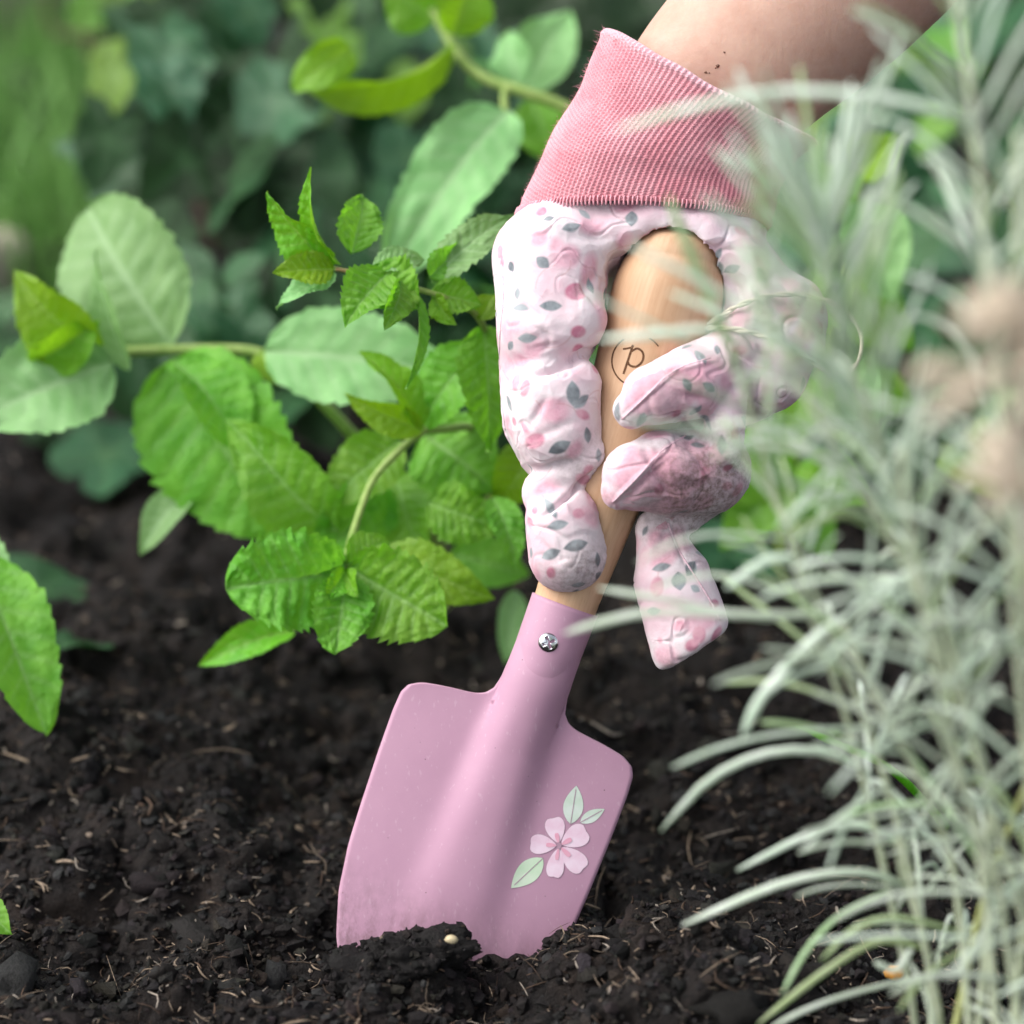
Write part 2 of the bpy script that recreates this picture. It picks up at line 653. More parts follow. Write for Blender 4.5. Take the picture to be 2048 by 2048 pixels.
def tints(n, seed, pale=0.03):
    r = np.random.default_rng(seed)
    t = np.array([0.0120, 0.0100, 0.0096])[None] * r.lognormal(0, 0.6, (n, 1))
    t = t * (1 + r.uniform(-0.14, 0.14, (n, 3)))
    br = r.uniform(0, 1, n)
    m = br < 0.14
    t[m] = np.array([0.036, 0.024, 0.018]) * r.lognormal(0, 0.35, (m.sum(), 1))
    m = br > 1 - pale
    t[m] = np.array([0.30, 0.235, 0.18]) * r.uniform(0.5, 1.3, (m.sum(), 1))
    return t


n = 34000
cx, cy = scatter_ground(n, 3, power=0.75)
rad = np.clip(rng.lognormal(math.log(0.00072), 0.62, n), 0.00022, 0.0034)
cz = ground_h(cx, cy) + rad * 0.25
kb = off_blade(cx, cy, cz, 0.0035)
cx, cy, cz, rad = cx[kb], cy[kb], cz[kb], rad[kb]
n = len(cx)
v, f = lumps(cx, cy, cz, rad, ico1, 5, squash=(0.25, 1.0), rough=0.55)
crumbs = mk('soil_crumbs', v, f, M['crumb'], smooth=False, origin=(0, 0.7, 0), attrs={'tint': np.repeat(np.where((rad < 0.0011)[:, None], tints(n, 6), np.minimum(tints(n, 6), 0.03)), len(ico1[0]), 0)})
tag(crumbs, 'loose dark soil crumbs scattered over the bed', 'soil crumbs', kind='stuff')

n = 260
cx, cy = scatter_ground(n, 13, power=0.85)
rad = np.clip(rng.lognormal(math.log(0.0034), 0.38, n), 0.0022, 0.0085)
cz = ground_h(cx, cy) + rad * 0.05
kb = off_blade(cx, cy, cz, 0.012)
cx, cy, cz, rad = cx[kb], cy[kb], cz[kb], rad[kb]
n = len(cx)
v, f = lumps(cx, cy, cz, rad, ico2, 15, rough=0.9)
lv = mk('soil_lumps', v, f, M['crumb'], origin=(0, 0.7, 0), attrs={'tint': np.repeat(np.minimum(tints(n, 16, 0.0), 0.03), len(ico2[0]), 0)})
tag(lv, 'darker rounded lumps of moist soil across the bed', 'soil lumps', kind='stuff')

# straw, root and bark fibres
parts = []
tt = []
n = 3000
cx, cy = scatter_ground(n, 23, power=0.8)
cz = ground_h(cx, cy)
okb = off_blade(cx, cy, cz, 0.007)
for i in range(n):
    if not okb[i]:
        continue
    L = float(np.clip(rng.lognormal(math.log(0.0042), 0.6), 0.0014, 0.022))
    w = float(np.clip(rng.lognormal(math.log(0.00020), 0.45), 0.00009, 0.0008))
    a = rng.uniform(0, 2 * np.pi)
    el = rng.normal(0, 0.30)
    d = np.array([math.cos(a) * math.cos(el), math.sin(a) * math.cos(el), math.sin(el)])
    c0 = np.array([cx[i], cy[i], cz[i] + 0.0012 + abs(d[2]) * L * 0.45])
    sd = np.array([-math.sin(a), math.cos(a), 0]) * rng.normal(0, 0.18) * L
    pts = np.array([c0 - d * L / 2, c0 + sd, c0 + d * L / 2])
    parts.append(tube(catmull(pts, 5), [w * 0.5, w, w, w * 0.9, w * 0.4], sides=4, hint=(0.2, 0.3, 1)))
    q = rng.uniform()
    if q < 0.45:
        tcol = np.array([0.34, 0.26, 0.19]) * rng.uniform(0.5, 1.4)
    elif q < 0.85:
        tcol = np.array([0.10, 0.065, 0.045]) * rng.uniform(0.5, 1.5)
    else:
        tcol = np.array([0.5, 0.43, 0.36]) * rng.uniform(0.7, 1.2)
    tt.append(np.repeat(tcol[None], 20, 0))
v, f = join(parts)
fib = mk('plant_fibres', v, f, M['crumb'], origin=(0, 0.7, 0), attrs={'tint': np.vstack(tt)})
tag(fib, 'fine straw and root fibres lying over the dark soil', 'plant fibres', kind='stuff')


# =================================================================== TROWEL
AX = R(20.2)
CU, SU = math.cos(AX), math.sin(AX)


def UV(u, v):
    """trowel frame from axis coordinates (u across, v along)"""
    return np.stack([CU * u + SU * v - 1024, 1024 - (SU * u - CU * v)], -1)


UC = 1478.0
trowel_root = P(950, 1900, D0)
trowel = empty('garden_trowel', trowel_root)
tag(trowel, 'pink metal hand trowel with printed flower and wooden handle stuck in the soil', 'trowel')

vk = np.array([-835, -880, -925, -950, -965, -974, -981, -990, -1004, -1022, -1060, -1150, -1267, -1344, -1440, -1530, -1620, -1690, -1735, -1752], float)
wk = np.array([67, 68, 70, 76, 88, 108, 168, 215, 239, 248, 251, 250, 246, 242, 228, 200, 150, 92, 40, 12], float)
rows = np.concatenate([np.linspace(-835, -945, 10), np.linspace(-950, -1030, 50), np.linspace(-1040, -1752, 90)])


def halfw(v):
    return np.interp(-v, -vk, wk)


hw = halfw(rows)
ker = np.array([1, 2, 3, 2, 1.0])
ker /= ker.sum()
hw[12:-3] = np.convolve(hw, ker, 'same')[12:-3]
NU = 121


def blade_z(u, v):
    """relief of the blade: the round shank runs out as a ridge"""
    b = np.clip((-v - 900) / 150, 0, 1)
    b = b * b * (3 - 2 * b)
    run = np.clip((-v - 930) / 640, 0, 1)
    H = 46 * (1 - run) ** 1.0 + 14 * (1 - np.clip((-v - 900) / 160, 0, 1))
    Rr = 74 + 46 * run
    t = u / Rr
    circ = np.sqrt(np.clip(1 - (u / 69.0) ** 2, 0, 1))
    soft = np.exp(-(t * 1.22) ** 4 * 0.9 - (t * 0.75) ** 2)
    z = H * ((1 - b) * circ + b * soft)
    z = z - 16 * b * (np.abs(u) / 255) ** 2.2
    return z


S = np.sin(np.linspace(-np.pi / 2, np.pi / 2, NU) * 0.999)
Sl = np.linspace(-1, 1, NU)
grid = []
for i, v in enumerate(rows):
    k = np.clip((-v - 900) / 80, 0, 1)
    ss = (1 - k) * S + k * Sl
    u = ss * hw[i]
    z = blade_z(u, np.full_like(u, v))
    # rolled rim
    e = np.clip((np.abs(u) - (hw[i] - 5)) / 5, 0, 1) * (k)
    xy = UV(UC + u, np.full_like(u, v))
    grid.append(np.concatenate([xy, (z - 5.0 * e ** 2)[:, None]], 1))
front = np.array(grid)
nr = len(rows)
back = front.copy()
back[..., 2] -= 7.5
allv = np.concatenate([front.reshape(-1, 3), back.reshape(-1, 3)])
gf = grid_faces(nr, NU)
faces = gf.tolist() + (gf[:, ::-1] + nr * NU).tolist()
o2 = nr * NU
for i in range(nr - 1):
    a, b = i * NU, (i + 1) * NU
    faces.append((a, b, b + o2, a + o2))
    a, b = i * NU + NU - 1, (i + 1) * NU + NU - 1
    faces.append((b, a, a + o2, b + o2))
for j in range(NU - 1):
    a, b = (nr - 1) * NU + j, (nr - 1) * NU + j + 1
    faces.append((a, b, b + o2, a + o2))
dust_ = np.clip((-np.repeat(rows, NU) - 1330) / 170, 0, 1) ** 1.5
blade = mk('blade', W(allv), faces, M['paint'], trowel, attrs={'dust': np.concatenate([dust_, dust_])})
bme = blade.data
bmx = bmesh.new()
bmx.from_mesh(bme)
bmesh.ops.recalc_face_normals(bmx, faces=bmx.faces)
bmx.to_mesh(bme)
bmx.free()
es = blade.modifiers.new('edges', 'EDGE_SPLIT')
es.split_angle = R(50)

# shank socket: a full tube that grips the wooden handle
vs = np.linspace(-744, -1000, 30)
c = np.concatenate([UV(np.full(30, UC), vs), np.full((30, 1), -1.0)], 1)
rr = np.interp(-vs, [744, 840, 890, 930, 1000], [69.5, 67.6, 62, 50, 30])
tv, tf = tube(np.vstack([c[:1] + 0, c]), np.concatenate([[64.0], rr]), sides=64, hint=(0, 0, 1), cap=False)
iv = c[:8] * 1.0
sock = mk('socket', W(tv), [q[::-1] for q in tf], M['paint'], trowel)
bmx = bmesh.new(); bmx.from_mesh(sock.data); bmesh.ops.recalc_face_normals(bmx, faces=bmx.faces); bmx.to_mesh(sock.data); bmx.free()

# handle: turned beech, pear shaped
HC = np.array([T(1122, 1235), T(1140, 1180), T(1203, 1000), T(1284, 770), T(1333, 600), T(1350, 520), T(1357, 462)])
HR = np.array([63, 64.5, 78, 104, 114, 98, 30.0])
hc = catmull(HC, 90)
hr = np.interp(np.linspace(0, 6, 90), range(7), HR)
hr = np.convolve(np.pad(hr, 4, mode='edge'), np.ones(9) / 9, 'valid')
top = np.linspace(0, 1, 90)
hax = unit(HC[-1] - HC[0])
# dome end
dome = []
base_c, base_r = hc[74], hr[74]
end_len = np.linalg.norm(hc[-1] - hc[74]) * 1.0
dirv = unit(hc[80] - hc[70])
q = np.linspace(0, 1, 26)[1:]
dc = base_c + dirv * (end_len * np.sin(q * np.pi / 2))[:, None]
dr = base_r * np.cos(q * np.pi / 2) ** 0.48
dr[-1] = 2.0
hc2 = np.vstack([hc[:75], dc])
hr2 = np.concatenate([hr[:75], dr])
hv, hf = tube(hc2, hr2, sides=72, hint=(0, 0, 1))
hw_v = W(hv)
# object aligned with the grain
rot = Vector(W(np.array([HC[-1], HC[0]]))[0] - W(np.array([HC[-1], HC[0]]))[1]).to_track_quat('Z', 'Y').to_matrix()
ho = hw_v.mean(0)
loc_v = (hw_v - ho) @ np.array(rot)
handle = mk('handle', loc_v, hf, M['wood'], None, origin=(0, 0, 0))
handle.rotation_euler = rot.to_euler()
place(handle, ho, trowel)
bmx = bmesh.new(); bmx.from_mesh(handle.data); bmesh.ops.recalc_face_normals(bmx, faces=bmx.faces); bmx.to_mesh(handle.data); bmx.free()

handle_bvh = BVHTree.FromPolygons([Vector(p) for p in hw_v.tolist()], hf)
blade_bvh = BVHTree.FromPolygons([Vector(p) for p in W(front.reshape(-1, 3)).tolist()], gf.tolist())


def onto(bvh, x, y):
    d = Vector(P(x, y, 1.0) - CAM).normalized()
    h = bvh.ray_cast(Vector(CAM), d)
    return h[0], h[1]


def ribbon_on(bvh, pts, width, lift, n=24):
    """a flat mark following a surface: a thin raised strip"""
    c = catmull(np.array([[x, y, 0] for x, y in pts], float), n)
    ws = np.broadcast_to(np.asarray(width, float), (n,))
    t = unit(np.gradient(c, axis=0))
    nrm = np.stack([-t[:, 1], t[:, 0]], -1)
    V, F = [], []
    for i in range(n):
        for sgn in (-1, 1):
            q = c[i, :2] + nrm[i] * ws[i] * sgn * 0.5
            h, nn = onto(bvh, q[0], q[1])
            if h is None:
                return None
            if nn.dot(Vector(-FWD)) < 0:
                nn = -nn
            V.append(np.array(h + nn * lift))
    for i in range(n - 1):
        F.append((2 * i, 2 * i + 1, 2 * i + 3, 2 * i + 2))
    return np.array(V), F


burn = mat_plain('burnt_mark', (0.075, 0.035, 0.018), (0.16, 0.08, 0.04), 900, 0.8, 0.2, 0.2)
LX, LY = 1275, 722


def arc(cx, cy, r, a0, a1, n=14):
    return [(cx + r * math.cos(R(a)), cy - r * math.sin(R(a))) for a in np.linspace(a0, a1, n)]


marks = []
for a0, a1 in ((122, 250), (35, 62)):
    marks.append(ribbon_on(handle_bvh, arc(LX, LY, 51, a0, a1), 3.2, 0.00006))
mk_v = [m_ for m_ in marks if m_]
ring = mk('branded_ring', *join(mk_v), burn, handle)
sp = []
sp.append(ribbon_on(handle_bvh, [(1266, 690), (1258, 715), (1247, 748)], 4.6, 0.00006))
sp.append(ribbon_on(handle_bvh, [(1261, 704), (1275, 697), (1286, 706), (1285, 722), (1273, 733), (1260, 731), (1255, 722)], 4.4, 0.00007))
sp.append(ribbon_on(handle_bvh, [(1246, 698), (1254, 697), (1262, 695)], 3.6, 0.00008))
letter = mk('branded_letter', *join([q for q in sp if q]), burn, handle)
for o in (ring, letter):     # the marks belong to the handle, which is turned along its grain
    wc = ORG[o.name]
    inv = (Matrix.Translation(Vector(ho)) @ rot.to_4x4()).inverted()
    o.matrix_parent_inverse = inv
    o.location = tuple(wc)
    bmx = bmesh.new(); bmx.from_mesh(o.data)
    for fc in bmx.faces:
        pass
    bmx.to_mesh(o.data); bmx.free()

# chrome cross-head screw
chrome = mat_plain('chrome', (0.62, 0.63, 0.65), (0.75, 0.76, 0.78), 500, 0.16, 0.5, 0.05, metallic=1.0)
sh, sn = onto(blade_bvh, 1097, 1285)
if sh is None:
    sh = Vector(W(np.array([T(1097, 1285, 67)]))[0])
sc_c = W(np.array([T(1097, 1285, 62)]))[0]
nrad, nang = 22, 64
rs = np.linspace(0, 1, nrad)
an = np.linspace(0, 2 * np.pi, nang, endpoint=False)
Rg, Ag = np.meshgrid(rs, an, indexing='ij')
hgt = 11 * np.sqrt(np.clip(1 - (Rg * 0.97) ** 2, 0, 1)) + 3
xx = Rg * 20 * np.cos(Ag + 0.35)
yy_ = Rg * 20 * np.sin(Ag + 0.35)
sl = 2.6
cross = ((np.abs(Rg * 20 * np.cos(Ag)) < sl) | (np.abs(Rg * 20 * np.sin(Ag)) < sl)) & (Rg < 0.62)
hgt = hgt - 7.5 * cross
pts = np.stack([xx, yy_, hgt], -1).reshape(-1, 3)
base = T(1097, 1285, 60)
sf = []
for i in range(nrad - 1):
    for j in range(nang):
        k = (j + 1) % nang
        sf.append((i * nang + j, (i + 1) * nang + j, (i + 1) * nang + k, i * nang + k))
screw = mk('screw', W(pts + base), sf, chrome, trowel)

# printed flower: petals, leaves and a centre on the blade
petal_m = mat_plain('print_petal', (0.74, 0.50, 0.62), (0.82, 0.68, 0.78), 160, 0.5, 0.4, 0.05)
petal_in = mat_plain('print_petal_flush', (0.72, 0.33, 0.45), (0.74, 0.40, 0.50), 160, 0.5, 0.4, 0.05)
print_leaf = mat_plain('print_leaf', (0.50, 0.62, 0.50), (0.66, 0.72, 0.68), 150, 0.5, 0.4, 0.05)
print_leaf2 = mat_plain('print_leaf_green', (0.50, 0.68, 0.47), (0.64, 0.72, 0.60), 150, 0.5, 0.4, 0.05)
print_vein = mat_plain('print_line', (0.36, 0.23, 0.30), (0.44, 0.28, 0.36), 150, 0.5, 0.4, 0.05)


def patch_on(bvh, outline, lift, name, mat, parent):
    """a thin raised print: outline polygon, fanned and laid on the surface"""
    o_ = np.array(outline, float)
    cen = o_.mean(0)
    V, F = [], []
    rings = (0.0, 0.35, 0.7, 1.0)
    nn_ = len(o_)
    for k, q in enumerate(rings):
        for p in (o_ if k else o_[:1]):
            x, y = cen + (p - cen) * q
            h, nr_ = onto(bvh, x, y)
            if h is None:
                h, nr_ = onto(bvh, *cen)
            if nr_.dot(Vector(-FWD)) < 0:
                nr_ = -nr_
            V.append(np.array(h + nr_ * lift))
    for j in range(nn_):
        F.append((0, 1 + j, 1 + (j + 1) % nn_))
    for k in (1, 2):
        for j in range(nn_):
            a, b = 1 + (k - 1) * nn_ + j, 1 + (k - 1) * nn_ + (j + 1) % nn_
            F.append((a, a + nn_, b + nn_, b))
    return mk(name, np.array(V), F, mat, parent)


def petal_outline(cx, cy, ang, r0, r1, w, notch=0.08):
    out = []
    for q in np.linspace(0, 2 * np.pi, 26, endpoint=False):
        s_ = (1 - math.cos(q)) / 2
        side = math.sin(q) * w * (0.35 + 0.65 * s_ ** 0.7)
        al = r0 + (r1 - r0) * s_ * (1 - notch * math.exp(-((q - math.pi) / 0.35) ** 2))
        out.append((cx + al * math.cos(ang) - side * math.sin(ang), cy + al * math.sin(ang) + side * math.cos(ang)))
    return out


def leaf_outline(bx, by, tx, ty, w):
    b, t = np.array([bx, by]), np.array([tx, ty])
    d = t - b
    nrm = np.array([-d[1], d[0]]) / np.linalg.norm(d)
    out = []
    for s_ in np.linspace(0, 1, 13):
        out.append(b + d * s_ + nrm * w * 0.5 * math.sin(math.pi * s_ ** 0.85) ** 0.9)
    for s_ in np.linspace(1, 0, 13)[1:-1]:
        out.append(b + d * s_ - nrm * w * 0.5 * math.sin(math.pi * s_ ** 0.85) ** 0.9)
    return out


FX, FY = 1118, 1691
for i, (a, r1, w) in enumerate(((-102, 60, 25), (-28, 66, 29), (44, 72, 27), (100, 68, 22), (-176, 61, 25))):
    for lift, g, mt in ((0.00008, 1.0, print_vein), (0.00016, 0, petal_m)):
        nm = 'petal_outline' if g else 'petal'
        patch_on(blade_bvh, petal_outline(FX, FY, R(a), 6, r1 + g, w + g), lift + i * 0.000012, nm, mt, blade)
    patch_on(blade_bvh, petal_outline(FX, FY, R(a), 5, r1 * 0.45, w * 0.22), 0.00032, 'petal_blush', petal_in, blade)
patch_on(blade_bvh, [(FX + 5 * math.cos(q), FY + 7 * math.sin(q)) for q in np.linspace(0, 6.28, 12, endpoint=False)], 0.0004, 'flower_centre', print_vein, blade)
for bx, by, tx, ty, w, mt in ((1141, 1648, 1153, 1571, 40, print_leaf), (1160, 1645, 1209, 1618, 24, print_leaf), (1086, 1716, 1022, 1776, 44, print_leaf2)):
    d = unit(np.array([tx - bx, ty - by]))
    patch_on(blade_bvh, leaf_outline(bx - d[0] * 2, by - d[1] * 2, tx + d[0] * 1.5, ty + d[1] * 1.5, w + 2.2), 0.00006, 'leaf_outline', print_vein, blade)
    lf = patch_on(blade_bvh, leaf_outline(bx, by, tx, ty, w), 0.00012, 'printed_leaf', mt, blade)
    rb = ribbon_on(blade_bvh, [(bx, by), ((bx + tx) / 2, (by + ty) / 2), (tx * .9 + bx * .1, ty * .9 + by * .1)], 1.6, 0.0002, 8)
    if rb:
        mk('leaf_vein', *rb, print_vein, blade)

# =================================================================== GLOVE (surface of one field)
def nets(F, org, h):
    nx, ny, nz = F.shape
    ins = F < 0
    cells = np.zeros((nx - 1, ny - 1, nz - 1), np.int8)
    for a in (0, 1):
        for b in (0, 1):
            for c in (0, 1):
                cells += ins[a:nx - 1 + a, b:ny - 1 + b, c:nz - 1 + c]
    act = (cells > 0) & (cells < 8)
    idx = -np.ones(act.shape, np.int64)
    I = np.argwhere(act)
    idx[act] = np.arange(len(I))
    acc = np.zeros((len(I), 3))
    cnt = np.zeros(len(I))
    cor = [(a, b, c) for a in (0, 1) for b in (0, 1) for c in (0, 1)]
    for p in cor:
        for ax in range(3):
            if p[ax]:
                continue
            q = list(p)
            q[ax] = 1
            fa = F[I[:, 0] + p[0], I[:, 1] + p[1], I[:, 2] + p[2]]
            fb = F[I[:, 0] + q[0], I[:, 1] + q[1], I[:, 2] + q[2]]
            m = (fa < 0) != (fb < 0)
            t = np.where(m, fa / np.where(m, fa - fb, 1), 0)
            pos = np.tile(np.array(p, float), (len(I), 1))
            pos[:, ax] += t
            acc[m] += pos[m]
            cnt[m] += 1
    V = org + (I + acc / cnt[:, None]) * h
    faces = []
    for ax in range(3):
        a1, a2 = (ax + 1) % 3, (ax + 2) % 3
        sl0 = [slice(None)] * 3
        sl1 = [slice(None)] * 3
        sl0[ax] = slice(0, -1)
        sl1[ax] = slice(1, None)
        e = ins[tuple(sl0)] != ins[tuple(sl1)]
        E = np.argwhere(e)
        E = E[(E[:, a1] > 0) & (E[:, a2] > 0) & (E[:, a1] < F.shape[a1] - 1) & (E[:, a2] < F.shape[a2] - 1)]
        flip = ins[E[:, 0], E[:, 1], E[:, 2]]
        o = []
        for d1, d2 in ((-1, -1), (0, -1), (0, 0), (-1, 0)):
            q = E.copy()
            q[:, a1] += d1
            q[:, a2] += d2
            o.append(idx[q[:, 0], q[:, 1], q[:, 2]])
        Q = np.stack(o, 1)
        Q[~flip] = Q[~flip][:, ::-1]
        faces.append(Q)
    return V, np.vstack(faces)


HSTEP = 5.0
GB0 = np.array([-90.0, -380.0, -260.0])
GB1 = np.array([680.0, 640.0, 260.0])
ax_ = [np.arange(GB0[i], GB1[i], HSTEP, dtype=np.float32) for i in range(3)]
GXX, GYY, GZZ = np.meshgrid(*ax_, indexing='ij')


def cap_sd(pts, sz=1.0):
    """chain of tapered capsules; pts = (x, y, z, r) in picture units; sz > 1 flattens towards the viewer"""
    out = None
    q = [np.append(T(*p[:3]), p[3]) for p in pts]
    if len(q) == 1:
        q = q * 2
    for a, b in zip(q[:-1], q[1:]):
        pa = (GXX - a[0], GYY - a[1], (GZZ - a[2]) * sz)
        ba = b[:3] - a[:3]
        ba = np.array([ba[0], ba[1], ba[2] * sz])
        dd = float(ba @ ba) + 1e-6
        h = np.clip((pa[0] * ba[0] + pa[1] * ba[1] + pa[2] * ba[2]) / dd, 0, 1)
        d = np.sqrt((pa[0] - h * ba[0]) ** 2 + (pa[1] - h * ba[1]) ** 2 + (pa[2] - h * ba[2]) ** 2) - (a[3] + (b[3] - a[3]) * h)
        out = d if out is None else np.minimum(out, d)
    return out


def smin(a, b, k):
    h = np.clip(0.5 + 0.5 * (b - a) / k, 0, 1)
    return b * (1 - h) + a * h - k * h * (1 - h)


F = cap_sd([(1290, 500, -120, 95), (1335, 780, -135, 95)])                       # palm behind the handle
for pts, k, sz in (
    ([(1130, 462, -35, 92), (1290, 440, -15, 76), (1445, 462, -30, 88)], 40, 1.0),   # heel below the cuff
    ([(1110, 522, 0, 112), (1100, 655, 34, 102)], 40, 1.0),                      # first thick fold
    ([(1066, 512, -30, 84)], 22, 1.0),
    ([(1080, 560, -8, 88), (1086, 840, 0, 84)], 22, 1.0),                        # straight outer side
    ([(1154, 636, 74, 58)], 18, 1.0),
    ([(1108, 790, 50, 94), (1118, 862, 48, 92)], 10, 1.0),                       # second fold
    ([(1150, 765, 78, 50)], 16, 1.0),
    ([(1095, 985, 38, 52), (1120, 955, 46, 56), (1172, 905, 62, 46)], 9, 1.0),   # third fold
    ([(1126, 1040, 55, 76), (1135, 1106, 55, 79)], 6, 1.0),                      # tip
    ([(1100, 900, -25, 66), (1245, 880, -110, 80)], 25, 1.0),
    ([(1215, 470, 30, 44), (1310, 436, 48, 37), (1410, 468, 46, 46)], 16, 1.0),        # cloth over the handle end
    ([(1400, 470, 25, 52), (1490, 520, 25, 58), (1530, 580, 15, 60)], 22, 1.0),      # web beside the handle end
    ([(1560, 640, 5, 96), (1530, 740, 20, 88)], 25, 1.0),                        # knuckles
    ([(1590, 610, 40, 56), (1600, 690, 40, 50)], 10, 1.0),
    ([(1480, 760, -50, 92), (1330, 800, -135, 88)], 30, 1.0),
    ([(1455, 540, -60, 84), (1480, 700, -40, 90)], 30, 1.0),
    ([(1480, 690, 60, 60), (1530, 610, 50, 50)], 12, 1.0),
    ([(1450, 735, 50, 76), (1380, 765, 105, 74), (1306, 790, 136, 60), (1264, 820, 146, 38)], 8, 1.0),   # upper finger
    ([(1452, 800, 92, 42), (1446, 902, 100, 40)], 5, 1.0),                       # short finger end
    ([(1415, 940, 30, 88), (1325, 945, 92, 84), (1272, 952, 122, 68), (1238, 982, 132, 37)], 5, 1.0),   # lower finger
    ([(1420, 930, -30, 78), (1280, 930, -110, 70)], 25, 1.0),
    ([(1385, 990, 0, 62), (1322, 1062, 30, 42)], 14, 1.0),
):
    F = smin(F, cap_sd(pts, sz), k)
# the empty finger that hangs down, flattened and cut square
Dg = cap_sd([(1316, 1062, 35, 46), (1345, 1160, 40, 78), (1385, 1290, 40, 84)], 1.35)
pa, pb = T(1308, 1357, 40), T(1462, 1255, 40)
nn = np.array([-(pb - pa)[1], (pb - pa)[0]])
nn = nn / np.linalg.norm(nn)
if nn[1] > 0:
    nn = -nn
pl = (GXX - pa[0]) * nn[0] + (GYY - pa[1]) * nn[1]
Dg = -smin(-Dg, -pl, 24)
F = smin(F, Dg, 10)
# room for the handle
hsd = None
for i in range(0, len(HC) - 1):
    a, b = HC[i], HC[i + 1]
    ba = b - a
    dd = float(ba @ ba)
    h = np.clip(((GXX - a[0]) * ba[0] + (GYY - a[1]) * ba[1] + (GZZ - a[2]) * ba[2]) / dd, 0, 1)
    d = np.sqrt((GXX - a[0] - h * ba[0]) ** 2 + (GYY - a[1] - h * ba[1]) ** 2 + (GZZ - a[2] - h * ba[2]) ** 2) - (HR[i] + (HR[i + 1] - HR[i]) * h)
    hsd = d if hsd is None else np.minimum(hsd, d)
F = np.maximum(F, -(hsd - 1.5))
# cut flat under the cuff
ca_, cb_ = T(1045, 425, 0), T(1510, 432, 0)
F = np.maximum(F, (GYY - (ca_[1] + 22)) )
GV, GF = nets(F.astype(np.float64), GB0, HSTEP)


def vnormals(V, Fq):
    n_ = np.cross(V[Fq[:, 2]] - V[Fq[:, 0]], V[Fq[:, 3]] - V[Fq[:, 1]])
    o = np.zeros_like(V)
    for k in range(4):
        np.add.at(o, Fq[:, k], n_)
    return unit(o)


def relax(V, Fq, it, lam=0.5):
    for _ in range(it):
        acc = np.zeros_like(V)
        cn = np.zeros(len(V))
        for k in range(4):
            a, b = Fq[:, k], Fq[:, (k + 1) % 4]
            np.add.at(acc, a, V[b])
            np.add.at(acc, b, V[a])
            np.add.at(cn, a, 1)
            np.add.at(cn, b, 1)
        V = V + lam * (acc / np.maximum(cn, 1)[:, None] - V)
    return V


def split4(V, Fq):
    """every quad into four"""
    n0 = len(V)
    E = np.sort(np.concatenate([Fq[:, [0, 1]], Fq[:, [1, 2]], Fq[:, [2, 3]], Fq[:, [3, 0]]]), 1)
    U, inv = np.unique(E[:, 0] * (n0 + 1) + E[:, 1], return_inverse=True)
    mid = (V[U // (n0 + 1)] + V[U % (n0 + 1)]) / 2
    m = len(Fq)
    e = [inv[k * m:(k + 1) * m] + n0 for k in range(4)]
    c = np.arange(m) + n0 + len(U)
    V2 = np.concatenate([V, mid, V[Fq].mean(1)])
    F2 = np.concatenate([np.stack([Fq[:, 0], e[0], c, e[3]], 1), np.stack([e[0], Fq[:, 1], e[1], c], 1),
                         np.stack([c, e[1], Fq[:, 2], e[2]], 1), np.stack([e[3], c, e[2], Fq[:, 3]], 1)])
    return V2, F2


GV = relax(GV, GF, 2)
GV, GF = split4(GV, GF)
GV = relax(GV, GF, 2)
GN = vnormals(GV, GF)
px = GV[:, 0] / (1 - GV[:, 2] * K) + 1024
py = 1024 - GV[:, 1] / (1 - GV[:, 2] * K)


def seg_d(ax0, ay0, bx0, by0):
    dx, dy = bx0 - ax0, by0 - ay0
    h = np.clip(((px - ax0) * dx + (py - ay0) * dy) / (dx * dx + dy * dy), 0, 1)
    return np.hypot(px - ax0 - h * dx, py - ay0 - h * dy), h


disp = 1.5 * vnoise(GV / np.array([70.0, 90, 70]), 41) + 0.3 * vnoise(GV / 9.0, 40)


def crease_net(sc, wd, seed, warp=0.6):
    q = GV / sc + warp * np.stack([vnoise(GV / 55, seed + k) for k in range(3)], -1)
    n_ = vnoise(q, seed)
    return np.exp(-(n_ / wd) ** 2) - 0.35 * np.exp(-(n_ / (wd * 3.2)) ** 2)


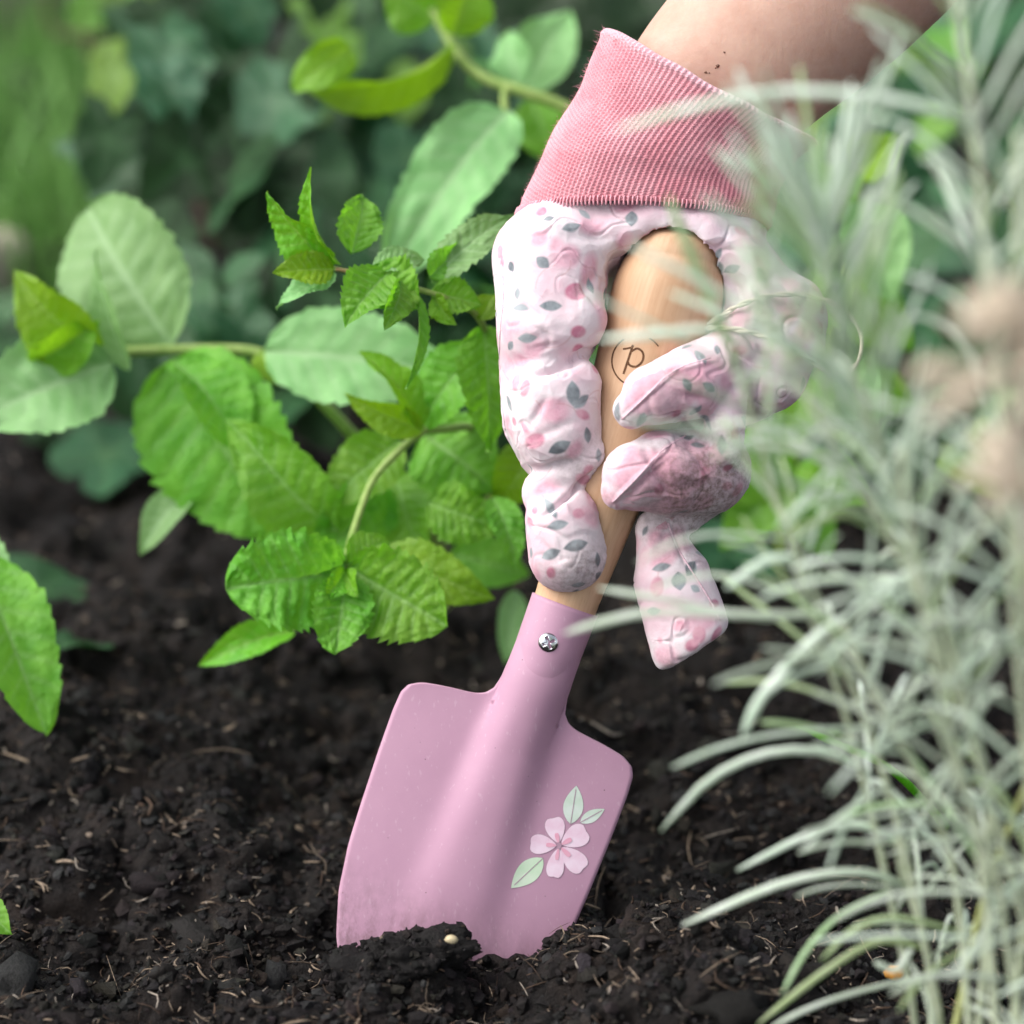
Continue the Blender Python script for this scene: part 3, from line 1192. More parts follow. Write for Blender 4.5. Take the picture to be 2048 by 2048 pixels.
amt = np.clip(0.45 + 0.9 * vnoise(GV / 75, 44), 0.0, 1)
disp -= 5.2 * amt * crease_net(np.array([150.0, 74, 110]), 0.075, 51)
disp -= 1.6 * np.clip(0.3 + vnoise(GV / 60, 45), 0, 1) * crease_net(np.array([70.0, 120, 90]), 0.07, 57)
fr = GN[:, 2] > -0.2
for a, b, c_, d_, w, dep in (
    (1064, 750, 1194, 698, 7, -20), (1085, 736, 1170, 708, 18, -14), (1088, 1032, 1192, 942, 6, -16), (1066, 942, 1150, 922, 8, -14), (1030, 600, 1090, 640, 9, -6), (1120, 690, 1060, 700, 8, -6), (1040, 560, 1060, 640, 10, -5), (1090, 800, 1060, 850, 8, -6), (1160, 560, 1200, 620, 8, -6), (1080, 1080, 1120, 1120, 7, -4), (1280, 770, 1310, 840, 7, -5), (1290, 900, 1350, 1010, 9, -7), (1370, 870, 1420, 950, 9, -7),
    (1018, 905, 1004, 840, 9, -6), (1060, 880, 1150, 842, 10, -4), (1080, 590, 1150, 640, 16, -5), (1050, 690, 1110, 660, 15, -5),
    (1246, 834, 1352, 742, 4, 8), (1352, 742, 1430, 720, 5, 5), (1228, 1000, 1332, 898, 4, 8), (1236, 842, 1340, 755, 6, -5), (1240, 1010, 1340, 915, 6, -5), (1338, 1040, 1372, 1130, 5, -7),
    (1334, 1040, 1300, 1100, 8, 4), (1345, 1350, 1452, 1282, 6, -6), (1300, 900, 1440, 880, 14, -9), (1330, 985, 1440, 960, 16, -5),
    (1200, 540, 1150, 600, 10, -5), (1010, 500, 1030, 560, 8, -6), (1450, 540, 1500, 640, 12, -10), (1470, 660, 1560, 690, 10, -7),
    (1130, 470, 1230, 480, 12, -6), (1240, 500, 1215, 560, 10, -7), (1300, 1180, 1420, 1150, 14, -4), (1360, 790, 1430, 800, 9, -5)):
    dd, h = seg_d(a, b, c_, d_)
    disp += np.where(fr, dep * np.exp(-(dd / w) ** 2) * np.sin(np.clip(h, 0.04, 0.96) * np.pi) ** 0.5, 0)
# small gathers that run out from the tight places
for x, y, an_, r_, am, lam in ((1130, 735, 72, 75, 2.6, 8.5), (1120, 950, 50, 60, 2.4, 7.5), (1130, 1010, 40, 45, 2.0, 7), (1200, 520, 30, 70, 2.6, 9), (1380, 800, 60, 60, 2.4, 8),
                               (1390, 950, 75, 80, 3.0, 9), (1340, 1060, 15, 50, 2.6, 8), (1500, 620, 40, 80, 3.0, 9), (1060, 880, 60, 55, 2.0, 8), (1460, 480, 100, 90, 2.4, 10), (1100, 450, 95, 80, 2.2, 10),
                               (1370, 1260, 30, 60, 1.8, 10), (1300, 470, 90, 80, 2.4, 9)):
    u_ = (px - x) * math.cos(R(an_)) - (py - y) * math.sin(R(an_))
    w_ = (px - x) * math.sin(R(an_)) + (py - y) * math.cos(R(an_))
    ph_ = u_ / lam + 1.6 * vnoise(np.stack([u_ / 40, w_ / 22, np.zeros_like(u_)], -1), int(x))
    disp += np.where(fr, am * (1 - 1.6 * np.abs(np.sin(ph_ * 0.5)) ** 0.6) * np.exp(-(u_ ** 2 + (w_ * 0.8) ** 2) / r_ ** 2), 0)
disp = np.clip(disp, -26, 14)
GV = GV + GN * disp[:, None]
GV = relax(GV, GF, 1, 0.3)
GN = vnormals(GV, GF)

# printed pattern: distances to little leaves, berries, washes (finger ones also painted shade) and stems
gb = BVHTree.FromPolygons([Vector(p) for p in W(GV).tolist()], GF.tolist())
CW = W(GV)
NW = unit(np.outer(GN[:, 0], RT) + np.outer(GN[:, 1], UP) - np.outer(GN[:, 2], FWD))
fld = {k: np.full(len(GV), 12.0) for k in ('leaf_d', 'berry_d', 'wash_shade_d', 'stem_d')}


def stamp(kind, vi, ang, a, b):
    c0, n0 = GV[vi], GN[vi]
    ref = np.array([1.0, 0, 0]) if abs(n0[0]) < 0.8 else np.array([0, 0, 1.0])
    e1 = unit(ref - n0 * (ref @ n0))
    e2 = np.cross(n0, e1)
    ca, sa = math.cos(ang), math.sin(ang)
    e1, e2 = e1 * ca + e2 * sa, e2 * ca - e1 * sa
    dlt = GV - c0
    near = np.nonzero((np.abs(dlt).max(1) < a * 1.6 + 12) & (GN @ n0 > 0.1))[0]
    s_, t_ = dlt[near] @ e1, dlt[near] @ e2
    if kind == 'leaf_d':
        q = np.abs(t_) - b * np.clip(1 - (s_ / a) ** 2, -3, 1)
        val = q * 0.8
    elif kind == 'stem_d':
        rr_ = np.hypot(s_, t_)
        val = np.abs(rr_ - a) - 1.2
        val[np.abs(np.arctan2(t_, s_)) > 0.75] = 12
    else:
        q = np.sqrt((s_ / a) ** 2 + (t_ / b) ** 2)
        val = (q - 1) * min(a, b)
    fld[kind][near] = np.minimum(fld[kind][near], val)


def at_px(x, y):
    dd = Vector(P(x, y, 1.0) - CAM).normalized()
    h = gb.ray_cast(Vector(CAM), dd)
    if h[0] is None:
        return None
    return int(GF[h[2]][0])


taken = []
for kind, lst in (
    ('leaf_d', ((1265, 436, 90, 16, 13), (1086, 523, -40, 17, 12), (1102, 611, 0, 23, 11), (1024, 532, -70, 14, 8), (1035, 587, 85, 13, 7), (1147, 786, 95, 26, 15),
                (1017, 804, -65, 20, 11), (1120, 895, 28, 25, 13), (1175, 869, -80, 17, 9), (1116, 1049, 10, 22, 10), (1102, 1108, 20, 22, 11), (1152, 1089, 15, 26, 12),
                (1062, 1105, 80, 12, 8), (1155, 1170, -10, 16, 9), (1323, 1134, 10, 20, 9), (1360, 1161, 95, 19, 15), (1383, 1136, 60, 18, 13), (1393, 1176, -30, 11, 8),
                (1444, 890, 90, 20, 10), (1390, 822, 40, 17, 8), (1377, 768, -60, 15, 9), (1100, 436, 10, 12, 8), (1520, 600, -50, 16, 8), (1020, 690, 60, 14, 8), (1290, 1060, 60, 12, 6))),
    ('berry_d', ((1153, 583, 20, 22, 18), (1158, 663, 0, 16, 13), (1051, 775, 60, 18, 12), (1070, 880, 20, 24, 15), (1167, 829, -20, 17, 10), (1102, 1145, 80, 14, 10),
                 (1059, 1043, -30, 16, 10), (1315, 1173, 80, 21, 14), (1428, 1207, 20, 14, 9), (1434, 1266, 40, 18, 11), (1005, 520, -75, 19, 6), (1050, 855, -50, 16, 7), (1320, 1280, 0, 6, 6),
                 (1350, 740, 30, 20, 10), (1480, 700, 0, 16, 9))),
    ('wash_shade_d', ((1079, 473, 50, 26, 20), (1135, 510, 0, 32, 26), (1012, 659, 70, 30, 24), (1110, 820, 0, 36, 26), (1289, 1111, 60, 26, 18), (1350, 1220, 0, 34, 20), (1180, 540, 60, 40, 22),
                (1040, 720, 0, 26, 20), (1330, 1310, 10, 30, 22), (1300, 790, 30, 60, 34), (1285, 935, 30, 66, 44), (1380, 930, 30, 76, 54), (1370, 770, 20, 54, 40), (1330, 1100, 60, 44, 30), (1400, 1240, 20, 40, 26), (1345, 1010, 0, 40, 24), (1500, 480, 0, 34, 22), (1180, 450, 0, 30, 18),  # wide washes on the gripping fingers put their mauve shade into the print
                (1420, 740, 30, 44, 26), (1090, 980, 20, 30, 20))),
    ('stem_d', ((1120, 850, 60, 42, 0), (1100, 640, -60, 50, 0), (1360, 1150, 150, 40, 0), (1060, 470, 30, 44, 0), (1110, 1080, 120, 34, 0), (1120, 575, 140, 46, 0), (1045, 820, 0, 36, 0))),
):
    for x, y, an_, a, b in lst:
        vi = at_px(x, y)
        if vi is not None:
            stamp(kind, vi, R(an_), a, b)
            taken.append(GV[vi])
r2 = np.random.default_rng(5)
taken = np.array(taken)
cand = r2.permutation(len(GV))
cntm = 0
for vi in cand:
    if cntm > 420:
        break
    if np.min(np.linalg.norm(taken - GV[vi], axis=1)) < 23:
        continue
    taken = np.vstack([taken, GV[vi]])
    kd = ('leaf_d', 'wash_shade_d', 'berry_d', 'wash_shade_d', 'leaf_d', 'stem_d', 'wash_shade_d', 'berry_d')[cntm % 8]
    sc_ = r2.uniform(0.7, 1.15)
    stamp(kd, vi, r2.uniform(0, 6.28), *{'leaf_d': (19 * sc_, 9 * sc_), 'berry_d': (16 * sc_, 12 * sc_), 'wash_shade_d': (30 * sc_, 22 * sc_), 'stem_d': (38 * sc_, 0)}[kd])
    cntm += 1
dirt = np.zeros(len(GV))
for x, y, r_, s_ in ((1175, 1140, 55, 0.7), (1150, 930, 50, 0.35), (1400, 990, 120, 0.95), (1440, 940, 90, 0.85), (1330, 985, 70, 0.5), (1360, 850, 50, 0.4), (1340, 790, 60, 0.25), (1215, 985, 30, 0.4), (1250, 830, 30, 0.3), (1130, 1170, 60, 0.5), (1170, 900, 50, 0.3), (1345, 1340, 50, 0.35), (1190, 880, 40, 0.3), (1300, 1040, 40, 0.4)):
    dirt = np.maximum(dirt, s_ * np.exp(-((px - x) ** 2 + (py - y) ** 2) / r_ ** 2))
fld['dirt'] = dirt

glove_root = P(1280, 900, D0)
glove = empty('gardening_glove', glove_root)
tag(glove, 'white floral cotton gardening glove with pink knit cuff gripping the wooden handle', 'glove')
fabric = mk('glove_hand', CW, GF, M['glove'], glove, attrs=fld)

# stitched seams of the fingers
seam_m = mat_plain('glove_seam', (0.60, 0.38, 0.45), (0.74, 0.56, 0.62), 1200, 0.85, 0.15, 0.4)
for pts in ([(1244, 838), (1290, 795), (1348, 742), (1420, 716)], [(1226, 1004), (1270, 960), (1326, 900), (1370, 872)], [(1336, 1046), (1352, 1090), (1382, 1140), (1420, 1200), (1440, 1240)],
            [(1000, 520), (1008, 580), (1000, 680), (1002, 780), (1014, 880)], [(1318, 1342), (1360, 1330), (1410, 1300), (1448, 1268)]):
    q_ = catmull(np.array([[x, y, 0] for x, y in pts], float), 60)
    hits = []
    for x, y, _ in q_:
        h, nn_ = onto(gb, x, y)
        if h is not None and (not hits or (np.linalg.norm(np.array(h) - hits[-1]) < 0.004)):
            hits.append(np.array(h))
    if len(hits) > 8:
        hits = np.array(hits)
        hits[1:-1] = (hits[:-2] + 2 * hits[1:-1] + hits[2:]) / 4
        rr_ = KK * (2.0 + 0.5 * np.sin(np.arange(len(hits)) * 1.6))
        v, f = tube(hits, rr_, sides=7)
        mk('finger_seam', v, f, seam_m, glove)

# ---- cuff
NR, NA = 220, 1440
c0, c1 = T(1287, 436, -20), T(1424, 172, -30)
e0a, e1a = T(1532, 462, -30) - T(1040, 440, -30), T(1630, 288, -30) - T(1212, 62, -30)
s_ = np.linspace(0, 1, NR)
ctr = catmull([T(1287, 440, -25), T(1320, 345, -32), T(1372, 255, -30), T(1423, 172, -20)], NR)
axv = np.array([(e0a * (1 - q) + e1a * q) / 2 for q in s_])
wid = np.interp(s_, [0, 0.08, 0.3, 0.7, 1], [1.0, 1.015, 0.985, 0.96, 1.0])
dep = np.interp(s_, [0, 0.3, 1], [112, 140, 160])
th = np.linspace(0, 2 * np.pi, NA, endpoint=False)
NRIB = 128
V = []
gro = []
soft = []
for i in range(NR):
    a_ = axv[i] * wid[i]
    # rim of the cuff dips towards the viewer, seam arches up over the hand
    x = np.cos(th)
    z = np.sin(th)
    wob = 0.010 * vnoise(np.stack([3 * x, 3 * z, np.full(NA, 5 * s_[i])], -1), 78) + 0.10 * s_[i]
    rib = np.cos(NRIB * (th + wob))
    sag = np.interp(s_[i], [0, 0.5, 1], [26, 6, -30]) * np.maximum(z, -0.3)
    upd = unit(c1 - c0)
    fold = 5.0 * np.sin(3 * th + 4 * s_[i] + 0.8) * np.sin(np.pi * s_[i]) + 3.4 * np.sin(s_[i] * 15 + 2.2 * np.sin(th - 0.6)) * np.sin(np.pi * s_[i]) + 6 * vnoise(np.stack([2.2 * x, 2.2 * z, np.full(NA, 3 * s_[i])], -1), 77)
    stitch = 0.25 * np.sin(s_[i] * 50 * 2 * np.pi + np.pi * (np.floor(NRIB * (th + wob) / (2 * np.pi)) % 2))
    rd = (rib * 1.2 + stitch * 4.4) + fold * 0.65
    p = ctr[i] + np.outer(x, a_ * (1 + 0 * z[0])) + np.outer(z, np.array([0, 0.0, dep[i]])) + np.outer(sag, upd)
    nrm = unit(np.outer(x, unit(a_)) * 1.0 + np.outer(z, [0, 0, 1.0]))
    p = p + nrm * rd[:, None]
    V.append(p)
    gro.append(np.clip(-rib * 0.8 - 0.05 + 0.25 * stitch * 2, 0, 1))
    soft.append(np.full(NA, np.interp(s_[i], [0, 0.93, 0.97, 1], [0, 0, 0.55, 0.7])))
V = np.array(V)
# rolled rim and inside
ins_ = []
wavy = 6 * vnoise(np.stack([2.6 * np.cos(th), 2.6 * np.sin(th), np.zeros(NA)], -1), 79)
for i in range(NR):
    V[i] = V[i] + np.outer(wavy * np.clip((s_[i] - 0.7) / 0.3, 0, 1), unit(c1 - c0))
    lip = math.exp(-((s_[i] - 0.975) / 0.022) ** 2) * 4.0          # hemmed edge
    V[i] = V[i] + unit(V[i] - ctr[i]) * lip
for q, kk, dn in ((0.992, 1, 3.0), (0.975, 1, 4.2), (0.955, 2, 2.0), (0.94, 5, 0), (0.93, 14, 0), (0.92, 44, 0), (0.92, 88, 0)):
    ring_ = ctr[-kk] + (V[-kk] - ctr[-kk]) * q + unit(c1 - c0) * dn
    ins_.append(ring_)
V = np.concatenate([V, np.array(ins_)])
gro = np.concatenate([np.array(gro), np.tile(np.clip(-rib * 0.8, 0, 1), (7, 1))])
soft = np.concatenate([np.array(soft), np.tile(np.array([[0.6], [0.6], [0.5], [0.3], [0], [0], [0]]), (1, NA))])
nrr = len(V)
i, j = np.meshgrid(np.arange(nrr - 1), np.arange(NA), indexing='ij')
a = (i * NA + j).ravel()
b = (i * NA + (j + 1) % NA).ravel()
CF = np.stack([a, a + NA, b + NA, b], 1)
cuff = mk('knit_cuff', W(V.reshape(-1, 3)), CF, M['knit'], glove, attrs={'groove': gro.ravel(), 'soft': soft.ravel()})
bmx = bmesh.new(); bmx.from_mesh(cuff.data); bmesh.ops.recalc_face_normals(bmx, faces=bmx.faces); bmx.to_mesh(cuff.data); bmx.free()

# seam stitches between cuff and hand
sm = mat_plain('seam_thread', (0.66, 0.28, 0.34), (0.75, 0.40, 0.45), 900, 0.85, 0.15, 0.3)
parts = []
for q in range(0, NA, 8):
    p0 = V[0, q] + (V[0, q] - ctr[0]) * 0.012
    p1 = V[7, (q + 5) % NA] + (V[7, (q + 5) % NA] - ctr[7]) * 0.018
    lo = p0 - unit(c1 - c0) * 10
    parts.append(tube(W(catmull([lo, (lo + p1) / 2 + (p0 - ctr[0]) * 0.012, p1], 5)), KK * 2.0, sides=5))
st_ = mk('seam_stitching', *join(parts), sm, glove, kind='stuff')
# cotton fuzz standing off the cuff
parts = []
CWv = W(V.reshape(-1, 3)).reshape(nrr, NA, 3)
for q in range(5200):
    i_ = int(min(NR - 1, NR * rng.uniform() ** 0.7)); j_ = int(rng.integers(NA))
    p0 = CWv[i_, j_]
    out = unit(CWv[i_, j_] - W(ctr[i_][None])[0])
    d_ = unit(out + rng.normal(0, 0.7, 3))
    L = rng.uniform(0.0006, 0.0026)
    side = unit(np.cross(d_, rng.normal(0, 1, 3))) * 0.00004
    m_ = p0 + d_ * L * 0.5 + rng.normal(0, 0.0002, 3)
    e_ = p0 + d_ * L + rng.normal(0, 0.0004, 3)
    parts.append((np.array([p0 - side, p0 + side, m_ + side, m_ - side, e_]), [(0, 1, 2, 3), (3, 2, 4)]))
mk('cotton_fuzz', *join(parts), sm, glove, kind='stuff')

# cream cord trim where the wrist strap folds at the knuckles
cord_m = mat_plain('cream_cord', (0.62, 0.55, 0.44), (0.72, 0.66, 0.56), 1500, 0.85, 0.15, 0.4)
for pts in ([(1405, 655, 60), (1445, 630, 84), (1490, 606, 104), (1550, 590, 110), (1620, 592, 104), (1685, 618, 84), (1722, 670, 78), (1712, 730, 88), (1665, 748, 108), (1610, 712, 128), (1550, 680, 136), (1490, 662, 128), (1440, 655, 96), (1405, 658, 60)],):
    cc = catmull([T(*p) for p in pts], 110)
    ph = np.linspace(0, 62, 110)
    prt = []
    for k in (0, 1):
        off = np.stack([np.zeros(110), np.cos(ph + k * np.pi) * 3, np.sin(ph + k * np.pi) * 3], -1)
        prt.append(tube(W(cc + off), KK * 3.4, sides=7))
    mk('trim_cord', *join(prt), cord_m, glove)

# =================================================================== ARM
person = empty('person', W(np.array([T(1424, 172, -40)]))[0])
tag(person, 'bare forearm reaching down into the pink knit cuff', 'person')
AC = [T(1352, 300, -35), T(1420, 190, -35), T(1510, 92, -40), T(1648, -32, -55), T(1830, -230, -80), T(2080, -480, -110), T(2400, -800, -160), T(2800, -1150, -220)]
ac = catmull(AC, 120)
tk = np.linspace(0, 7, 120)
ra = np.interp(tk, range(8), [90, 118, 160, 188, 215, 245, 262, 240])
rb = np.interp(tk, range(8), [150, 182, 196, 210, 232, 262, 275, 250])
av, af = tube(W(ac), ra * KK, rb * KK, sides=72, hint=tuple(-FWD))
arm = mk('forearm', av, af, M['skin'], person)
bmx = bmesh.new(); bmx.from_mesh(arm.data); bmesh.ops.recalc_face_normals(bmx, faces=bmx.faces); bmx.to_mesh(arm.data); bmx.free()
abvh = BVHTree.FromPolygons([Vector(p) for p in av.tolist()], af)
pp = []
for x, y, r_ in ((1449, 105, 3), (1436, 132, 4), (1431, 136, 2), (1412, 145, 3), (1419, 146, 2)):
    h, nn_ = onto(abvh, x, y)
    if h is not None:
        pp.append((np.array(h), r_ * KK))
if pp:
    cx, cy, cz = np.array([p[0] for p in pp]).T
    v, f = lumps(cx, cy, cz, np.array([p[1] for p in pp]), ico1, 91)
    mk('dirt_specks', v, f, M['crumb'], person, smooth=False, attrs={'tint': np.tile(np.array([[0.22, 0.12, 0.085]]), (len(v), 1))}, kind='stuff')


# =================================================================== LEAVES
def leaf_mesh(B, Tp, wid, roll=0.0, curl=0.06, fold=0.15, teeth=9, tooth=0.07, crink=0.02, droop=0.0, seed=0, nu=44, nv=19, shape=(0.58, 0.95), twist=None):
    B, Tp = np.asarray(B, float), np.asarray(Tp, float)
    rr_ = np.random.default_rng(int(seed * 100) + 7)
    if twist is None:
        twist = rr_.uniform(-0.8, 0.8)
    curl = curl + rr_.uniform(-0.02, 0.09)
    L = np.linalg.norm(Tp - B)
    l = (Tp - B) / L
    v = unit(CAM - (B + Tp) / 2)
    n0 = unit(v - l * (v @ l))
    s0 = np.cross(l, n0)
    ss = np.linspace(0, 1, nu)
    tt_ = np.linspace(-1, 1, nv)
    Sg, Tg = np.meshgrid(ss, tt_, indexing='ij')
    a, b = shape
    w = np.power(np.clip(ss, 1e-5, 1), a) * np.power(np.clip(1 - ss, 0, 1), b)
    pk = a / (a + b)
    w = w / (pk ** a * (1 - pk) ** b)
    w = np.maximum(w, 0.012)
    saw = (ss * teeth * 1.0 + 0.16 * np.sin(ss * 23 + seed)) % 1.0
    edge = 1 + tooth * (1 + 0.4 * np.sin(ss * 17 + seed))[:, None] * (0.5 - saw)[:, None] * np.clip(np.abs(Tg) * 2.2 - 1.2, 0, 1) * 2
    hwid = wid / 2 * w[:, None] * edge
    at = np.abs(Tg)
    sh = Sg + 0.02 * np.sin(6 * Sg + seed)
    ph = sh * 8.5 - at * 1.25
    vein = np.exp(-((np.abs((ph % 1) - 0.5) - 0.5) / 0.10) ** 2) * np.clip(at * 6, 0, 1) * (1 - 0.7 * at) * np.clip((1 - Sg) * 4, 0, 1)
    mid = np.exp(-(Tg * wid * w[:, None] / (wid * 0.045)) ** 2) * (1 - 0.5 * Sg)
    z = curl * L * np.sin(np.pi * Sg) - droop * L * Sg ** 2.2
    z = z + fold * hwid * at ** 1.25
    z = z - 0.022 * wid * mid
    puff = (0.5 - 0.5 * np.cos(2 * np.pi * ph)) * np.clip(at * 3, 0, 1) * np.clip((1 - at) * 3, 0, 1)
    z = z + 0.75 * crink * wid * puff
    z = z + wid * rr_.uniform(0.03, 0.085) * at ** 2 * np.sin(Sg * rr_.uniform(5, 9) + rr_.uniform(0, 6) + 1.7 * np.sign(Tg))
    q = np.stack([Sg * 7 + seed * 3.1, Tg * 3.0, np.zeros_like(Sg) + seed], -1).reshape(-1, 3)
    z = z + wid * (0.030 + crink) * vnoise(q, 61).reshape(Sg.shape) * at ** 0.5
    z = z + wid * 0.045 * at ** 3 * np.sin(Sg * 14 + seed * 2 + np.sign(Tg)) * (0.3 + crink * 12)
    q2 = q * np.array([3.6, 4.6, 1])
    z = z + wid * crink * 0.42 * vnoise(q2, 62).reshape(Sg.shape)
    rl = roll + twist * (Sg - 0.5)
    lat = hwid * Tg
    cs, sn_ = np.cos(rl), np.sin(rl)
    x_ = lat * cs - z * sn_
    z_ = lat * sn_ + z * cs
    V_ = B + l * (Sg * L)[..., None] + s0 * x_[..., None] + n0 * z_[..., None]
    vv = np.clip(0.75 * mid + 0.5 * vein, 0, 1)
    return V_.reshape(-1, 3), grid_faces(nu, nv), vv.ravel()


LEAFN = [0]


def leaf(parent, b, t, w, d, d2=None, mat='mint', roll=0, **kw):
    LEAFN[0] += 1
    d2 = d if d2 is None else d2
    dm = (d + d2) / 2
    V_, F_, vv = leaf_mesh(P(b[0], b[1], d), P(t[0], t[1], d2), w * K * dm, R(roll), seed=LEAFN[0] * 1.37, **kw)
    return mk('leaf', V_, F_, M[mat], parent, attrs={'vein': vv}, origin=P(b[0], b[1], d))


def stem(parent, pts, r0, r1, mat='stem', name='stem', sides=9, n=40):
    c = catmull([P(*p) for p in pts], n)
    rr_ = np.linspace(r0, r1, n) * K * pts[0][2]
    # slight swelling at joints
    rr_ = rr_ * (1 + 0.10 * vnoise(np.stack([np.linspace(0, 9, n)] * 3, -1), 5))
    v, f = tube(c, rr_, sides=sides)
    return mk(name, v, f, M[mat], parent, origin=c[-1])


def plant(name, base, label, cat, group=None):
    o = empty(name, base)
    tag(o, label, cat, group)
    return o


GRP = 'mint sprigs behind the trowel'
cr = dict(crink=0.034, teeth=12, tooth=0.075, nu=90, nv=35)
sf_ = dict(crink=0.016, teeth=11, tooth=0.05, nu=70, nv=27)
bl = dict(crink=0.012, teeth=11, tooth=0.045)

# --- sharp sprig beside the thumb side of the glove
m1 = plant('mint_plant', P(965, 1180, 0.99), 'small crinkled mint sprig in sharp focus reaching left of the glove', 'mint', GRP)
stem(m1, [(664, 536, .820), (735, 552, .820), (840, 580, .822), (900, 600, .826), (960, 640, .84), (985, 740, .87), (985, 900, .91), (975, 1060, .96), (965, 1195, .995)], 5, 9, 'stem')
stem(m1, [(672, 538, .8175), (735, 551, .8178), (835, 579, .8195)], 4.2, 5.4, 'stem_red')
leaf(m1, (664, 536), (533, 384), 92, .820, .812, 'mint_lime', 38, fold=0.55, **cr)
leaf(m1, (682, 530), (622, 333), 58, .820, .806, 'mint_lime', 62, fold=0.7, **cr)
leaf(m1, (704, 507), (722, 390), 92, .822, .832, 'mint', -15, fold=0.5, **cr)
leaf(m1, (667, 538), (545, 545), 70, .818, .812, 'mint_lime', -18, fold=0.5, **cr)
leaf(m1, (670, 545), (552, 618), 62, .820, .815, 'mint_pale', -40, fold=0.4, **cr)
leaf(m1, (738, 540), (838, 618), 120, .815, .812, 'mint', 12, fold=0.4, **cr)
leaf(m1, (775, 545), (690, 655), 105, .814, .806, 'mint', -20, fold=0.5, **cr)
leaf(m1, (745, 540), (850, 520), 62, .816, .822, 'mint_pale', 30, fold=0.4, **cr)
leaf(m1, (800, 560), (770, 660), 70, .812, .806, 'mint', 28, fold=0.5, **cr)
leaf(m1, (832, 588), (812, 778), 36, .818, .812, 'mint', 50, fold=0.8, **cr)
leaf(m1, (862, 560), (1028, 428), 88, .826, .835, 'mint_pale', 20, fold=0.3, **cr)
leaf(m1, (858, 555), (930, 480), 70, .824, .83, 'mint', -25, fold=0.4, **cr)
leaf(m1, (862, 585), (965, 610), 75, .824, .828, 'mint', 15, fold=0.4, **cr)
leaf(m1, (868, 592), (915, 650), 50, .824, .82, 'mint_lime', -30, fold=0.4, **cr)
leaf(m1, (960, 640), (990, 588), 56, .836, .84, 'mint_lime', 20, fold=0.4, **cr)
leaf(m1, (968, 650), (975, 905), 130, .846, .85, 'mint', 18, fold=0.25, **cr)
leaf(m1, (958, 690), (842, 868), 135, .862, .87, 'mint', -22, fold=0.25, **sf_)

# --- soft stem with big leaves on the far side of the bed
m2 = plant('mint_plant', P(900, 1150, gd(1150)), 'tall mint stem bending left with big blurred leaves over the soil', 'mint', GRP)
stem(m2, [(235, 705, .915), (350, 700, .918), (500, 703, .92), (575, 735, .92), (640, 800, .92), (712, 878, .925), (790, 970, .95), (860, 1060, .99), (900, 1150, gd(1150))], 11, 15)
leaf(m2, (345, 692), (175, 415), 250, .925, .945, 'mint_pale', 12, fold=0.2, shape=(.5, .5), **bl)
leaf(m2, (258, 742), (192, 500), 62, .905, .90, 'mint_pale', 40, fold=0.7, **bl)
leaf(m2, (200, 700), (28, 540), 150, .905, .895, 'mint_lime', 30, fold=0.4, **bl)
leaf(m2, (60, 725), (200, 640), 105, .90, .895, 'mint_lime', -25, fold=0.5, **bl)
leaf(m2, (225, 722), (-70, 850), 215, .905, .895, 'mint_pale', -18, fold=0.2, **bl)
leaf(m2, (349, 716), (556, 1072), 300, .912, .905, 'mint', -14, fold=0.22, curl=-0.03, shape=(.45, .62), **sf_)
leaf(m2, (345, 722), (480, 900), 150, .902, .895, 'mint', 35, fold=0.5, shape=(.5, .7), **sf_)
leaf(m2, (410, 960), (280, 1110), 90, .915, .91, 'mint_pale', -35, fold=0.3, **bl)
leaf(m2, (676, 1064), (452, 838), 168, .882, .878, 'mint', 14, fold=0.3, **sf_)
leaf(m2, (528, 702), (895, 742), 210, .905, .90, 'mint_pale', 18, fold=0.12, shape=(.55, .7), **bl)
leaf(m2, (520, 705), (560, 770), 60, .912, .905, 'mint_lime', 0, fold=0.4, **bl)

# --- low sprig with the rosette in front of the soil
m3 = plant('mint_plant', P(760, 1270, gd(1270)), 'low mint rosette with crinkled round leaves just above the soil', 'mint', GRP)
stem(m3, [(688, 1135, .838), (708, 1060, .85), (745, 962, .862), (800, 900, .866), (850, 860, .868)], 8, 8, 'stem')
stem(m3, [(845, 860, .868), (890, 858, .87), (945, 856, .88), (985, 900, .90), (975, 1050, .94), (900, 1200, .985), (820, 1270, gd(1270))], 8, 10)
leaf(m3, (846, 862), (688, 786), 70, .864, .858, 'mint_lime', 20, fold=0.45, **sf_)
leaf(m3, (842, 856), (718, 704), 82, .866, .862, 'mint_lime', -40, fold=0.6, **sf_)
leaf(m3, (800, 880), (640, 1020), 130, .885, .88, 'mint', -15, fold=0.2, **sf_)
leaf(m3, (760, 950), (625, 1140), 150, .893, .885, 'mint', 20, fold=0.2, **sf_)
leaf(m3, (848, 868), (990, 985), 190, .885, .88, 'mint', 12, fold=0.2, **sf_)
leaf(m3, (790, 950), (850, 1120), 150, .90, .892, 'mint', -18, fold=0.2, **sf_)
leaf(m3, (855, 1005), (1015, 1050), 125, .876, .872, 'mint', -12, fold=0.25, **cr)
leaf(m3, (985, 995), (1032, 1140), 74, .868, .86, 'mint', 20, fold=0.4, **cr)
leaf(m3, (1075, 890), (985, 1015), 110, .88, .885, 'mint_lime', 10, fold=0.25, **sf_)
leaf(m3, (690, 1130), (452, 1178), 205, .838, .825, 'mint', 10, fold=0.28, shape=(.42, .5), **cr)
leaf(m3, (700, 1135), (895, 1252), 185, .836, .824, 'mint', -10, fold=0.28, shape=(.5, .62), **cr)
leaf(m3, (688, 1150), (672, 1308), 122, .833, .818, 'mint', 8, fold=0.3, shape=(.6, .62), **cr)
leaf(m3, (690, 1132), (585, 1110), 80, .836, .842, 'mint', -20, fold=0.35, **cr)
leaf(m3, (692, 1130), (780, 1085), 85, .838, .846, 'mint', 25, fold=0.35, **cr)
